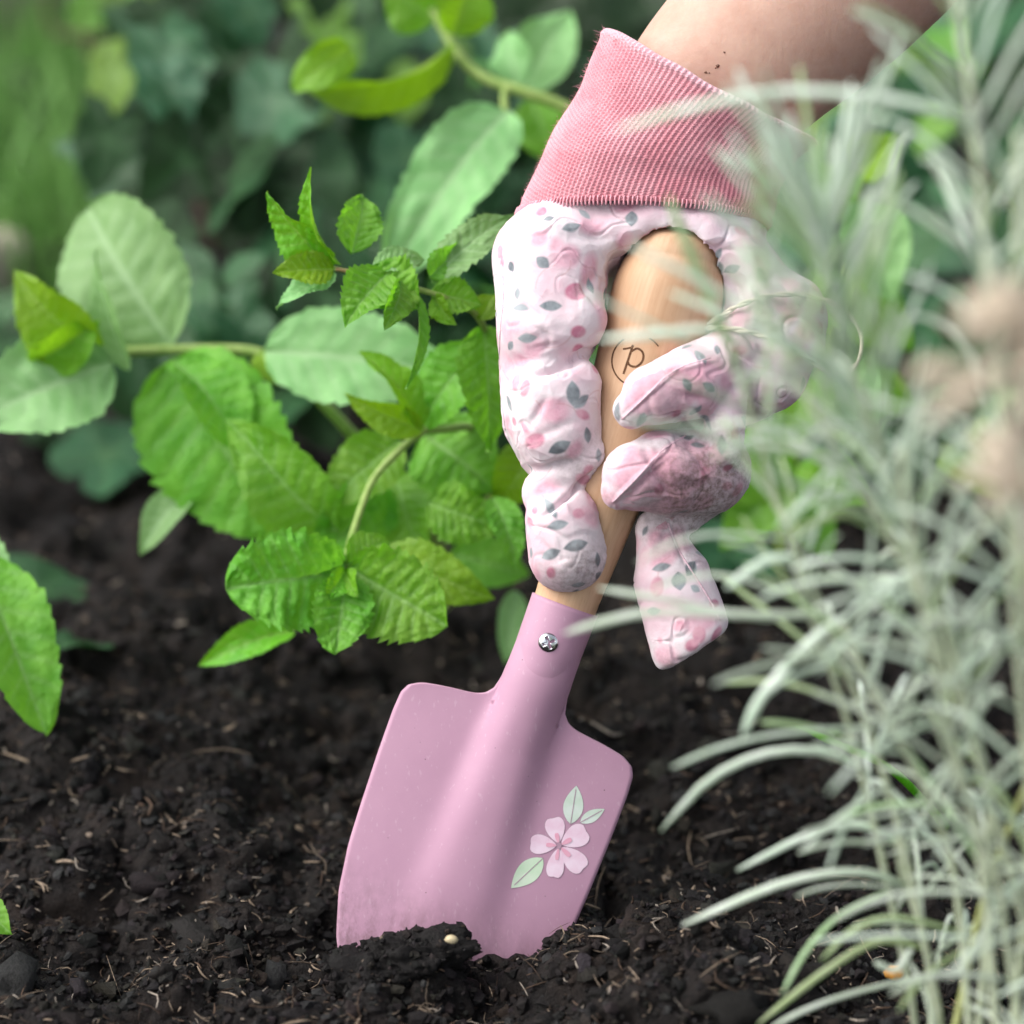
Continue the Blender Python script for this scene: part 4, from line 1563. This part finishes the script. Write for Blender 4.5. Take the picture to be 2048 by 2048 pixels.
leaf(m3, (688, 1140), (650, 1200), 56, .829, .822, 'mint_lime', 20, fold=0.5, **cr)
leaf(m3, (690, 1142), (715, 1195), 50, .829, .822, 'mint_lime', -20, fold=0.5, **cr)
leaf(m3, (750, 1120), (990, 1198), 120, .862, .858, 'mint_lime', 12, fold=0.2, **sf_)
leaf(m3, (590, 1262), (396, 1332), 76, .875, .87, 'mint_lime', -20, fold=0.4, **bl)
leaf(m3, (900, 1110), (1060, 1150), 110, .93, .93, 'mint', 10, fold=0.2, **bl)
leaf(m3, (1030, 1180), (1010, 1330), 60, .93, .925, 'mint_pale', 10, fold=0.3, **bl)

# --- arching stem high behind the cuff
m5 = plant('mint_plant', P(1330, 1050, gd(1050)), 'arching stem with lime folded leaf and hanging pale leaf behind the cuff', 'mint', GRP)
stem(m5, [(842, -30, .985), (905, 92, .98), (962, 152, .975), (1040, 182, .97), (1135, 218, .97), (1240, 300, .975), (1320, 480, .99), (1360, 760, 1.03), (1330, 1050, gd(1050))], 10, 16)
stem(m5, [(1012, 172, .972), (1008, 200, .965), (1012, 232, .96)], 8, 7, name='leaf_stalk')
leaf(m5, (1016, 222), (775, 560), 172, .958, .94, 'mint_pale', -14, fold=0.25, shape=(.38, .55), **bl)
leaf(m5, (905, 92), (592, 178), 120, .975, .965, 'mint_lime', 52, fold=0.7, droop=0.05, **bl)
leaf(m5, (700, 95), (588, 185), 90, .962, .958, 'mint_lime', -10, fold=0.2, shape=(.35, .55), **bl)
leaf(m5, (868, 42), (770, -40), 120, .985, .98, 'mint', 15, fold=0.3, **bl)
leaf(m5, (905, 70), (945, -60), 120, .975, .97, 'mint_lime', -20, fold=0.35, **bl)
leaf(m5, (1035, 175), (1020, 60), 90, 1.0, 1.01, 'mint_pale', 20, fold=0.3, **bl)
leaf(m5, (1045, 185), (1140, 20), 130, 1.02, 1.03, 'mint_pale', 10, fold=0.3, **bl)
leaf(m5, (1060, 195), (1120, 330), 110, 1.0, 1.0, 'mint', -10, fold=0.3, **bl)

# --- leafy clump seen through the silver shrub
m8 = plant('mint_plant', P(1560, 1130, gd(1130)), 'leafy mint clump seen through the silver shrub behind the glove', 'mint', GRP)
stem(m8, [(1720, 330, .99), (1700, 520, 1.0), (1640, 760, 1.01), (1580, 960, 1.03), (1560, 1130, gd(1130))], 10, 14)
for b_, t_, w_, d_, mt_, ro in (((1712, 400), (1790, 610), 150, .985, 'mint_pale', 12), ((1705, 420), (1610, 330), 110, .985, 'mint', -15), ((1715, 350), (1800, 270), 110, .99, 'mint_lime', 20),
                                ((1690, 560), (1590, 660), 120, .99, 'mint', 10), ((1690, 560), (1830, 700), 140, 1.0, 'mint', -12), ((1650, 740), (1760, 860), 150, .99, 'mint_pale', 15),
                                ((1645, 750), (1560, 900), 120, .985, 'mint', -18), ((1590, 930), (1400, 980), 120, .97, 'mint', 12), ((1585, 950), (1440, 1100), 130, .975, 'mint', -12),
                                ((1590, 940), (1740, 1010), 130, .99, 'mint_lime', 10), ((1600, 900), (1470, 860), 110, .965, 'mint_lime', 15), ((1580, 1000), (1660, 1120), 110, .985, 'mint', 14),
                                ((1640, 760), (1850, 820), 120, 1.01, 'mint_lime', 8)):
    leaf(m8, b_, t_, w_, d_, d_ - 0.01, mt_, ro, fold=0.25, **bl)

# --- plants cut by the frame
m6 = plant('mint_plant', P(-90, 1300, gd(1300)), 'single long green leaf hanging to the soil at the frame edge', 'mint', GRP)
stem(m6, [(-70, 1085, .865), (-95, 1160, .88), (-90, 1300, gd(1300))], 9, 10)
leaf(m6, (-70, 1085), (92, 1468), 165, .865, .845, 'mint', 22, fold=0.35, curl=0.02, shape=(.55, .6), **sf_)
leaf(m6, (-60, 1065), (40, 1280), 130, .88, .87, 'mint_pale', -20, fold=0.3, **sf_)
m7 = plant('mint_plant', P(-60, 1900, gd(1900)), 'tiny green leaf tip low at the frame edge over soil', 'mint', GRP)
stem(m7, [(-55, 1800, .77), (-70, 1850, .775), (-60, 1900, gd(1900))], 6, 7)
leaf(m7, (-55, 1800), (24, 1868), 70, .77, .765, 'mint', 10, fold=0.3, **bl)

# =================================================================== IVY BANK
def ivy_leaf_mesh(i):
    r = np.random.default_rng(100 + i)
    prof = [(0, 0.03), (20, 0.50), (38, 0.55), (60, 0.80), (85, 0.62), (110, 0.78), (140, 0.80), (165, 1.05), (180, 1.25)]
    if i % 3 == 1:
        prof = [(0, 0.03), (25, 0.52), (60, 0.72), (100, 0.72), (140, 0.85), (168, 1.15), (180, 1.35)]
    if i % 3 == 2:
        prof = [(0, 0.03), (18, 0.45), (50, 0.85), (70, 0.58), (115, 0.66), (150, 0.85), (180, 1.3)]
    angs = np.linspace(-180, 180, 37)[:-1]
    rad_ = np.interp(np.abs(angs), [p[0] for p in prof], [p[1] for p in prof]) * (1 + r.normal(0, 0.03, 36))
    V_ = [np.array([0, 0.15, 0])]
    vein = [1.0]
    for q in (0.35, 0.7, 1.0):
        for a, rr_ in zip(angs, rad_):
            x = math.sin(R(a)) * rr_ * q * 0.62
            y = -math.cos(R(a)) * rr_ * q * 0.62 + 0.15 * (1 - q)
            z = 0.16 * abs(x) - 0.22 * (y - 0.1) ** 2 + 0.03 * math.sin(5 * a / 57) * q
            V_.append(np.array([x, y, z]))
            near = min(abs(a), abs(abs(a) - 60), abs(abs(a) - 125), abs(abs(a) - 180))
            vein.append(0.8 * math.exp(-(near / 7) ** 2) * (1.2 - q))
    F_ = [(0, 1 + j, 1 + (j + 1) % 36) for j in range(36)]
    for k in (0, 1):
        for j in range(36):
            a, b = 1 + k * 36 + j, 1 + k * 36 + (j + 1) % 36
            F_.append((a, a + 36, b + 36, b))
    me = bpy.data.meshes.new('ivy_leaf')
    me.from_pydata([tuple(q) for q in V_], [], F_)
    me.polygons.foreach_set('use_smooth', [True] * len(me.polygons))
    at_ = me.attributes.new('vein', 'FLOAT', 'POINT')
    at_.data.foreach_set('value', vein)
    return me


ivm = [ivy_leaf_mesh(i) for i in range(6)]
ivm_y = [m_.copy() for m_ in ivm[:3]]
ivm_s = [m_.copy() for m_ in ivm[:3]]
for m_ in ivm_s:
    m_.materials.append(M['ivy_sheen'])
for m_ in ivm:
    m_.materials.append(M['ivy'])
for m_ in ivm_y:
    m_.materials.append(M['ivy_young'])
ivy = empty('ivy_bank', P(900, 800, gd(800)))
tag(ivy, 'dense bank of dark green ivy growing behind the mint', 'ivy')
r3 = np.random.default_rng(21)


def bank_h(x, y):
    """height of the ivy mound"""
    g = np.clip((y - 1.02 - 0.05 * math.sin(9 * x)) / 0.25, 0, 1)
    h = (0.05 + 0.16 * g) * (0.85 + 0.35 * math.sin(11 * x + 3 * y))
    xb = -0.172 * (y + 0.12)
    if y > 1.12 and x < xb:
        h *= max(0.0, 1 + (x - xb) / 0.05)
    return h


cands = []
while len(cands) < 580:
    x = r3.uniform(-0.50, 0.62)
    y = 1.0 + 1.15 * r3.uniform() ** 1.15
    h = bank_h(x, y)
    if h < 0.02:
        continue
    z = h * (0.25 + 0.75 * r3.uniform() ** 0.45)
    rel = np.array([x, y, z]) - CAM
    dd = rel @ FWD
    sx = (rel @ RT) / dd / K + 1024
    sy = 1024 - (rel @ UP) / dd / K
    if x < -0.170 * dd and z > 0.035 and y > 1.0:
        continue                                   # the lawn shows past the end of the bank
    if -150 < sx < 2200 and -150 < sy < 1040:
        cands.append((x, y, z, sx, sy, dd))
extra_v, extra_f, extra_t = [], [], []
cands.sort(key=lambda q: q[5] - 0.6 * q[2])
inframe = [c_ for c_ in cands if -30 < c_[3] < 2060 and -30 < c_[4] < 980]
shown = inframe[:296]
shown_ids = {id(c_) for c_ in shown}
for k, c_ in enumerate(cands):
    x, y, z = c_[:3]
    size = r3.uniform(0.032, 0.058)
    young = (r3.uniform() < 0.10) or (c_[4] < 240 and r3.uniform() < 0.28)
    if young:
        size *= 0.7
    nvec = unit(np.array([r3.normal(0, 0.42), -0.62 + r3.normal(0, 0.3), 0.62]))
    zax = Vector(nvec)
    dirn = Vector((r3.normal(0, 0.45), -0.5, -1.0 + r3.normal(0, 0.3)))
    yax = (dirn - zax * dirn.dot(zax)).normalized()
    xax = yax.cross(zax)
    mt = Matrix((xax, yax, zax)).transposed()
    me = ivm_y[k % 3] if young else (ivm_s[k % 3] if r3.uniform() < 0.36 else ivm[k % 6])
    if id(c_) in shown_ids:
        o = bpy.data.objects.new('leaf', me)
        col.objects.link(o)
        place(o, (x, y, z), ivy)
        o.rotation_euler = mt.to_euler()
        o.scale = (size, size, size)
    else:
        vv = np.array([q.co[:] for q in me.vertices])
        wv_ = (vv * size) @ np.array(mt).T + np.array([x, y, z])
        o_ = sum(len(q) for q in extra_v)
        extra_v.append(wv_)
        extra_f += [tuple(i + o_ for i in p.vertices) for p in me.polygons]
        extra_t.append(np.array([0.0] * len(vv)))
mk('leaf_mass', np.vstack(extra_v), extra_f, M['ivy'], ivy, attrs={'vein': np.concatenate(extra_t)}, kind='stuff')
vine_m = mat_plain('ivy_vine', (0.07, 0.05, 0.03), (0.14, 0.11, 0.06), 200, 0.8)
for k in range(14):
    x, y = r3.uniform(-0.25, 0.5), r3.uniform(1.05, 1.5)
    pts = [(x, y, 0.0)]
    for q in range(4):
        x += r3.normal(0, 0.05)
        y += r3.normal(0.02, 0.04)
        pts.append((x, y, max(0.01, bank_h(x, y) * (0.3 + 0.15 * q))))
    v, f = tube(catmull(pts, 24), np.linspace(0.0028, 0.0014, 24), sides=6)
    mk('vine', v, f, vine_m, ivy)
# a few old ivy leaves lying at the soil edge
for px_, py_, s_, a_ in ((95, 1200, 0.050, 0.8), (170, 1290, 0.040, 2.3), (190, 930, 0.05, -0.7), (120, 860, 0.05, 0.4), (1400, 1010, 0.045, 1.0), (1520, 1010, 0.045, -0.5), (1470, 1120, 0.04, 0.3)):
    d_ = gd(py_) - 0.03
    o = bpy.data.objects.new('leaf', ivm[int(px_) % 6])
    col.objects.link(o)
    place(o, P(px_, py_, d_), ivy)
    o.rotation_euler = (0.3, 0.2, a_)
    o.scale = (s_,) * 3

# =================================================================== LAWN, STONES BEYOND
lawn_m = mat_plain('grass_blade', (0.11, 0.30, 0.05), (0.24, 0.44, 0.13), 60, 0.5, 0.4, 0.1, tfac=0.3)
ng = 12000
gx_ = r3.uniform(-1.1, -0.18, ng)
gy_ = r3.uniform(1.25, 2.9, ng)
keep = gx_ < -0.165 * (gy_ + 0.12)
gx_, gy_ = gx_[keep], gy_[keep]
ng = len(gx_)
hh = r3.uniform(0.04, 0.10, ng)
an_ = r3.uniform(0, 6.28, ng)
lean = r3.normal(0, 0.4, (ng, 2)) * hh[:, None]
ww = r3.uniform(0.0012, 0.0026, ng)
bx_, by_ = np.cos(an_) * ww, np.sin(an_) * ww
gz_ = ground_h(gx_, gy_)
v = np.stack([np.stack([gx_ - bx_, gy_ - by_, gz_], -1), np.stack([gx_ + bx_, gy_ + by_, gz_], -1),
              np.stack([gx_ + bx_ * .7 + lean[:, 0] * .4, gy_ + by_ * .7 + lean[:, 1] * .4, gz_ + hh * .6], -1), np.stack([gx_ - bx_ * .7 + lean[:, 0] * .4, gy_ - by_ * .7 + lean[:, 1] * .4, gz_ + hh * .6], -1),
              np.stack([gx_ + lean[:, 0], gy_ + lean[:, 1], gz_ + hh], -1)], 1).reshape(-1, 3)
f = []
for i in range(ng):
    f.append((5 * i, 5 * i + 1, 5 * i + 2, 5 * i + 3))
    f.append((5 * i + 3, 5 * i + 2, 5 * i + 4))
lw = mk('lawn_grass', v, f, lawn_m, origin=(-0.6, 1.8, 0))
tag(lw, 'blurred strip of green lawn grass beyond the ivy', 'grass', kind='stuff')
stone_m = mat_plain('edging_stone', (0.36, 0.32, 0.25), (0.50, 0.45, 0.37), 40, 0.9, 0.2, 0.5, 0.003)


def stone(c, r, seed, label):
    bv, bf = ico(4)
    d_ = fbm(bv * 1.3 + seed, 4, seed)
    vv = bv * (1 + 0.12 * d_)[:, None]
    vv = np.sign(vv) * np.abs(vv) ** 0.75 * np.array(r)
    o = mk('edging_stone', vv + np.array(c), bf, stone_m, origin=(c[0], c[1], 0))
    tag(o, label, 'stone', 'pale stones at the lawn edge')


c_ = P(5, 575, gd(590)); stone((c_[0] - 0.02, c_[1], 0.012), (0.035, 0.03, 0.025), 3, 'pale beige stone low beside the lawn at the frame edge')
c_ = P(10, 30, gd(60)); stone((c_[0] - 0.05, c_[1] - 0.03, 0.07), (0.12, 0.10, 0.12), 8, 'large pale stone far beyond the lawn in the corner')

# =================================================================== SILVER PLANT
silver = plant('curry_plant', P(1800, 2040, gd(2040) - 0.04), 'silvery shrub with long narrow woolly leaves in front of the glove', 'shrub')
LEAFCOUNT = [0]
mass_v, mass_f = [], []


def narrow_leaf(parent, pts, w, mat='silver', world=False, as_mass=False):
    c = np.asarray(pts, float) if world else np.array([P(*p) for p in pts])
    c = catmull(c, 11)
    s_ = np.linspace(0, 1, 11)
    prof_ = np.clip(np.minimum(1.0, 0.55 + 3 * s_) * np.minimum(1, (1.03 - s_) * 6) ** 0.7, 0.08, 1)
    v, f = tube(c, w * 0.20 * prof_, w * 0.5 * prof_, sides=6, hint=(rng.normal(0, .4), -0.8, 0.7))
    if as_mass:
        o_ = sum(len(q) for q in mass_v)
        mass_v.append(v)
        mass_f.extend([tuple(i + o_ for i in q) for q in f])
        return
    LEAFCOUNT[0] += 1
    if mat == 'silver' and LEAFCOUNT[0] % 10 in (4, 9):
        mat = 'silver_green'
    mk('leaf', v, f, M[mat], parent, attrs={'vein': np.zeros(len(v))}, origin=c[0])


S19 = 2048 / 1932


def near(y):
    """the shrub leans out towards the viewer as it rises"""
    return float(np.interp(y, [0, 700, 1300, 1900], [0.118, 0.112, 0.085, 0.052]))




def sstem(pts, r0, r1, nleaf, L0, L1, splay=0.6, w=0.0026, seed=0, start=0.05, droop=0.25, mat='silver_stem', topbrush=True):
    r = np.random.default_rng(seed)
    nleaf = int(nleaf * 0.85)
    w = w * 0.64
    r0, r1 = r0 * 0.62, r1 * 0.7
    pts = [P(x * S19, y * S19, d - near(y)) for x, y, d in pts]
    g0 = np.array([pts[0][0] + 0.004, pts[0][1] + 0.006, 0.0])
    foot = catmull([g0, (g0 + pts[0]) / 2 + np.array([0.002, 0.002, 0]), pts[0]], 12)[:-1]
    c = catmull(pts, 60)
    v, f = tube(np.vstack([foot, c]), np.concatenate([np.full(11, r0 * 1.05), np.linspace(r0, r1, 60)]), sides=8)
    st_ = mk('stem', v, f, M[mat], silver, origin=c[0])
    t, nn_, bb = frames(c, (0.2, -0.9, 0.3))
    for i in range(nleaf):
        q = start + (1 - start) * (i + r.uniform(0, 0.6)) / nleaf
        q = min(q, 0.995)
        k = int(q * 59)
        az = i * 2.4 + r.normal(0, 0.3)
        rad_ = nn_[k] * math.cos(az) * 0.75 + bb[k] * math.sin(az)
        sp_ = splay * (1.45 - 0.75 * q) * r.uniform(0.6, 1.5)
        d_ = unit(t[k] * math.cos(sp_) + rad_ * math.sin(sp_))
        L = (L0 + (L1 - L0) * q) * r.uniform(0.8, 1.7)
        p0 = c[k]
        out = unit(rad_ + 0.001)
        sag = droop * r.uniform(0.2, 2.2) * (1.1 - q) * L
        p1 = p0 + d_ * L * 0.45 + out * L * 0.06
        p2 = p0 + d_ * L * 0.95 + out * L * 0.10 - np.array([0, 0, sag])
        pm = p0 + d_ * L * 0.72 + out * L * 0.10 - np.array([0, 0, sag * 0.35])
        narrow_leaf(st_, [p0, p1, pm, p2], w * r.uniform(0.75, 1.15), world=True, as_mass=LEAFCOUNT[0] >= 285)
    return st_


A1 = sstem([(1870, 1500, .715), (1790, 1200, .712), (1690, 930, .708), (1610, 700, .705), (1565, 520, .702), (1548, 400, .70)], .0020, .0012, 120, .030, .034, .55, seed=1, start=0.12, w=.0028)
A2 = sstem([(1960, 1300, .70), (1905, 900, .695), (1868, 560, .69), (1845, 300, .688), (1815, 40, .685), (1790, -80, .685)], .0021, .0012, 56, .034, .032, .6, seed=2, w=.0027)
A3 = sstem([(1770, 1900, .735), (1690, 1540, .73), (1600, 1270, .725), (1490, 1010, .722), (1430, 830, .72), (1385, 660, .718)], .0018, .0010, 26, .032, .030, .75, seed=3, w=.0024, start=0.25)
A4 = sstem([(1720, 1880, .74), (1650, 1560, .735), (1590, 1330, .73), (1520, 1130, .725), (1475, 960, .72)], .0016, .0010, 22, .030, .026, .8, seed=4, w=.0023)
A5 = sstem([(1950, 1800, .71), (1830, 1380, .705), (1720, 1090, .70), (1600, 880, .70), (1490, 690, .70), (1430, 570, .70)], .0019, .0011, 30, .032, .028, .65, seed=5, w=.0026, start=0.15)
A6 = sstem([(1880, 1950, .70), (1850, 1620, .70), (1780, 1320, .695), (1730, 1080, .69), (1700, 850, .69)], .0019, .0011, 26, .030, .028, .75, seed=6, w=.0025)
A7 = sstem([(1830, 1950, .72), (1800, 1650, .72), (1740, 1480, .715), (1660, 1330, .71), (1590, 1180, .71)], .0017, .0010, 22, .030, .026, .8, seed=7, w=.0024)
A8 = sstem([(1980, 1900, .69), (1945, 1500, .68), (1915, 1150, .675), (1890, 850, .67)], .0020, .0011, 26, .030, .028, .7, seed=8, w=.0027)
A9 = sstem([(1800, 1950, .735), (1850, 1720, .73), (1905, 1560, .725), (1960, 1430, .72)], .0018, .0012, 12, .026, .024, .8, seed=9, mat='yellow_stem')
A10 = sstem([(1760, 1960, .74), (1745, 1780, .738), (1700, 1640, .735), (1690, 1500, .73)], .0016, .0010, 16, .028, .026, .9, seed=10, w=.0023)
A11 = sstem([(2010, 1500, .66), (1960, 1050, .655), (1930, 650, .65), (1925, 250, .65)], .0022, .0013, 20, .034, .03, .6, seed=11, w=.0028)
A12 = sstem([(1930, 1970, .70), (1900, 1780, .70), (1880, 1650, .695), (1800, 1450, .69), (1760, 1330, .69)], .0018, .0010, 20, .030, .026, .85, seed=12, w=.0025)

# the single leaves one can follow with the eye
def solo(par, pts, w, mat='silver'):
    narrow_leaf(par, [(x * S19, y * S19, d - near(y)) for x, y, d in pts], w * 0.92, mat)


solo(A4, [(1640, 1460, .735), (1560, 1420, .733), (1450, 1420, .732), (1340, 1470, .732), (1247, 1568, .735)], .0027)
solo(A10, [(1720, 1610, .735), (1640, 1560, .735), (1540, 1570, .735), (1390, 1642, .738)], .0024)
solo(A10, [(1710, 1670, .735), (1620, 1645, .732), (1480, 1665, .73), (1288, 1745, .735)], .0027)
solo(A10, [(1750, 1790, .735), (1660, 1775, .733), (1560, 1830, .732), (1430, 1932, .735)], .0025)
solo(A7, [(1600, 1160, .715), (1530, 1210, .715), (1440, 1310, .715), (1400, 1390, .716)], .0032)
solo(A4, [(1560, 1160, .722), (1420, 1160, .72), (1240, 1155, .72), (1150, 1170, .722), (1065, 1195, .725)], .0026)
solo(A4, [(1540, 1150, .73), (1430, 1165, .73), (1250, 1130, .73), (1130, 1110, .735)], .0022)
solo(A3, [(1400, 640, .715), (1340, 622, .715), (1240, 630, .716), (1132, 640, .718)], .0028)
solo(A3, [(1395, 700, .715), (1350, 590, .712), (1300, 470, .71), (1262, 372, .71)], .0036)
solo(A2, [(1850, 235, .69), (1700, 190, .69), (1480, 172, .692), (1300, 205, .695), (1165, 245, .70)], .0030)
solo(A1, [(1600, 640, .70), (1540, 450, .70), (1440, 340, .698), (1365, 285, .697)], .0030)
solo(A1, [(1590, 600, .70), (1530, 420, .695), (1470, 320, .695), (1440, 240, .695)], .0030)
solo(A1, [(1570, 560, .70), (1530, 400, .70), (1500, 310, .70), (1490, 215, .70)], .0028)
solo(A1, [(1565, 560, .70), (1560, 420, .70), (1545, 320, .70), (1555, 240, .70)], .0032)
solo(A5, [(1640, 640, .705), (1660, 480, .72), (1690, 300, .74), (1720, 250, .745)], .0020)
solo(A5, [(1480, 640, .705), (1420, 560, .705), (1400, 530, .706), (1370, 500, .706)], .0024)
solo(A4, [(1500, 1050, .72), (1440, 1060, .718), (1370, 1110, .718)], .0028)
solo(A10, [(1720, 1790, .73), (1690, 1830, .73), (1650, 1815, .73)], .0026)
if mass_v:
    mk('leaf_mass', np.vstack(mass_v), mass_f, M['silver'], silver, attrs={'vein': np.zeros(sum(len(q) for q in mass_v))}, kind='stuff')

# a grass blade and the dry tan flower heads at the edge
gb_ = plant('grass_blade', P(1900, 1560, gd(1560) - 0.02), 'thin bright green grass blade poking from the silver shrub', 'grass blade')
c = catmull([P(1590, 1452, .752), P(1680, 1490, .752), P(1790, 1545, .76), P(1900, 1660, gd(1660))], 20)
v, f = tube(c, 0.0003, np.linspace(0.0011, 0.0016, 20) * np.minimum(1, np.linspace(0.2, 4, 20)), sides=6)
mk('blade', v, f, M['mint'], gb_, attrs={'vein': np.zeros(len(v))})

dry_m = mat_plain('dry_bract', (0.60, 0.50, 0.38), (0.74, 0.66, 0.54), 200, 0.85, 0.2, 0.3, tfac=0.2)


def dry_head(x, y, d, r, n, label, seed):
    rr_ = np.random.default_rng(seed)
    c0 = P(x, y, d)
    base_ = np.array([c0[0] + 0.03, c0[1] + 0.02, 0.0])
    o = plant('dried_flower_head', base_, label, 'dried flower', 'dry tan flower heads')
    v, f = tube(catmull([base_, (base_ + c0) / 2 + np.array([0.012, 0, 0]), c0], 20), 0.0012, sides=7)
    mk('stem', v, f, dry_m, o)
    for i in range(n):
        dv = unit(rr_.normal(0, 1, 3) + np.array([0, 0, 0.4]))
        p0 = c0 + dv * r * 0.35
        p1 = c0 + dv * r * rr_.uniform(0.7, 1.1)
        v, f = tube(catmull([p0, (p0 + p1) / 2 + rr_.normal(0, r * .06, 3), p1], 6), 0.0006, np.array([.5, 1, 1.1, 1, .7, .2]) * 0.0022, sides=5)
        mk('bract', v, f, dry_m, o)


dry_head(2030, 740, .46, .022, 30, 'fluffy tan dried flower head at the frame edge beside the silver shrub', 3)
dry_head(2080, 930, .48, .016, 18, 'lower tan dried flower head half out of the frame', 4)
# a dark clod that leans on the blade, and the amber pebble
def clod(c, r, seed, label, name='soil_clod', sub=4, rough=0.34, tint=(0.0095, 0.0082, 0.0080), mat=None):
    bv, bf = ico(sub)
    d_ = fbm(bv * 1.5 + seed, 5, seed, 0.62)
    d2 = np.abs(vnoise(bv * 9 + seed, seed + 3))
    vv = bv * (1 + rough * d_ + 0.10 * d2)[:, None] * np.array(r)
    o = mk(name, vv + np.array(c), bf, mat or M['crumb'], origin=c, attrs={'tint': np.tile(np.array([tint]), (len(bv), 1))})
    return o


k_ = clod(P(825, 1925, .768), (0.0165, 0.010, 0.0100), 3, '', sub=5)
tag(k_, 'dark soil clod resting against the pink blade', 'soil clod')
k_ = clod(P(735, 1955, .764), (0.012, 0.010, 0.0075), 9, '', sub=4)
tag(k_, 'low dark soil clod under the blade corner on the near side', 'soil clod')
cc_ = []
for ck in [o_ for o_ in bpy.data.objects if o_.name.startswith('soil_clod')]:
    vv = np.array([q.co[:] for q in ck.data.vertices]) + ORG[ck.name]
    cc_.append(vv[rng.integers(0, len(vv), 420)])
cc_ = np.vstack(cc_)
rad = np.clip(rng.lognormal(math.log(0.0007), 0.5, len(cc_)), 0.0003, 0.002)
v, f = lumps(cc_[:, 0], cc_[:, 1], cc_[:, 2], rad, ico1, 71, squash=(0.3, 1.0), rough=0.55)
k_ = mk('clod_crumbs', v, f, M['crumb'], smooth=False, attrs={'tint': np.repeat(tints(len(cc_), 72, 0.02), len(ico1[0]), 0)})
tag(k_, 'fine crumbs clinging to the clods before the blade', 'soil crumbs', kind='stuff')
amber = mat_plain('amber_pebble', (0.55, 0.22, 0.02), (0.65, 0.32, 0.05), 300, 0.4, 0.5, 0.1)
k_ = clod(P(1789, 1945, .752), (0.0030, 0.0024, 0.0024), 5, '', name='pebble', sub=3, rough=0.12, mat=amber)
tag(k_, 'small bright orange pebble on soil under the silver shrub', 'pebble')
seedm = mat_plain('pale_seed', (0.42, 0.34, 0.20), (0.55, 0.47, 0.30), 300, 0.5, 0.4, 0.1)
k_ = clod(P(903, 1879, .752), (0.0020, 0.0013, 0.0013), 6, '', name='seed', sub=3, rough=0.12, mat=seedm)
tag(k_, 'small pale seed stuck on the soil clod before the blade', 'seed')
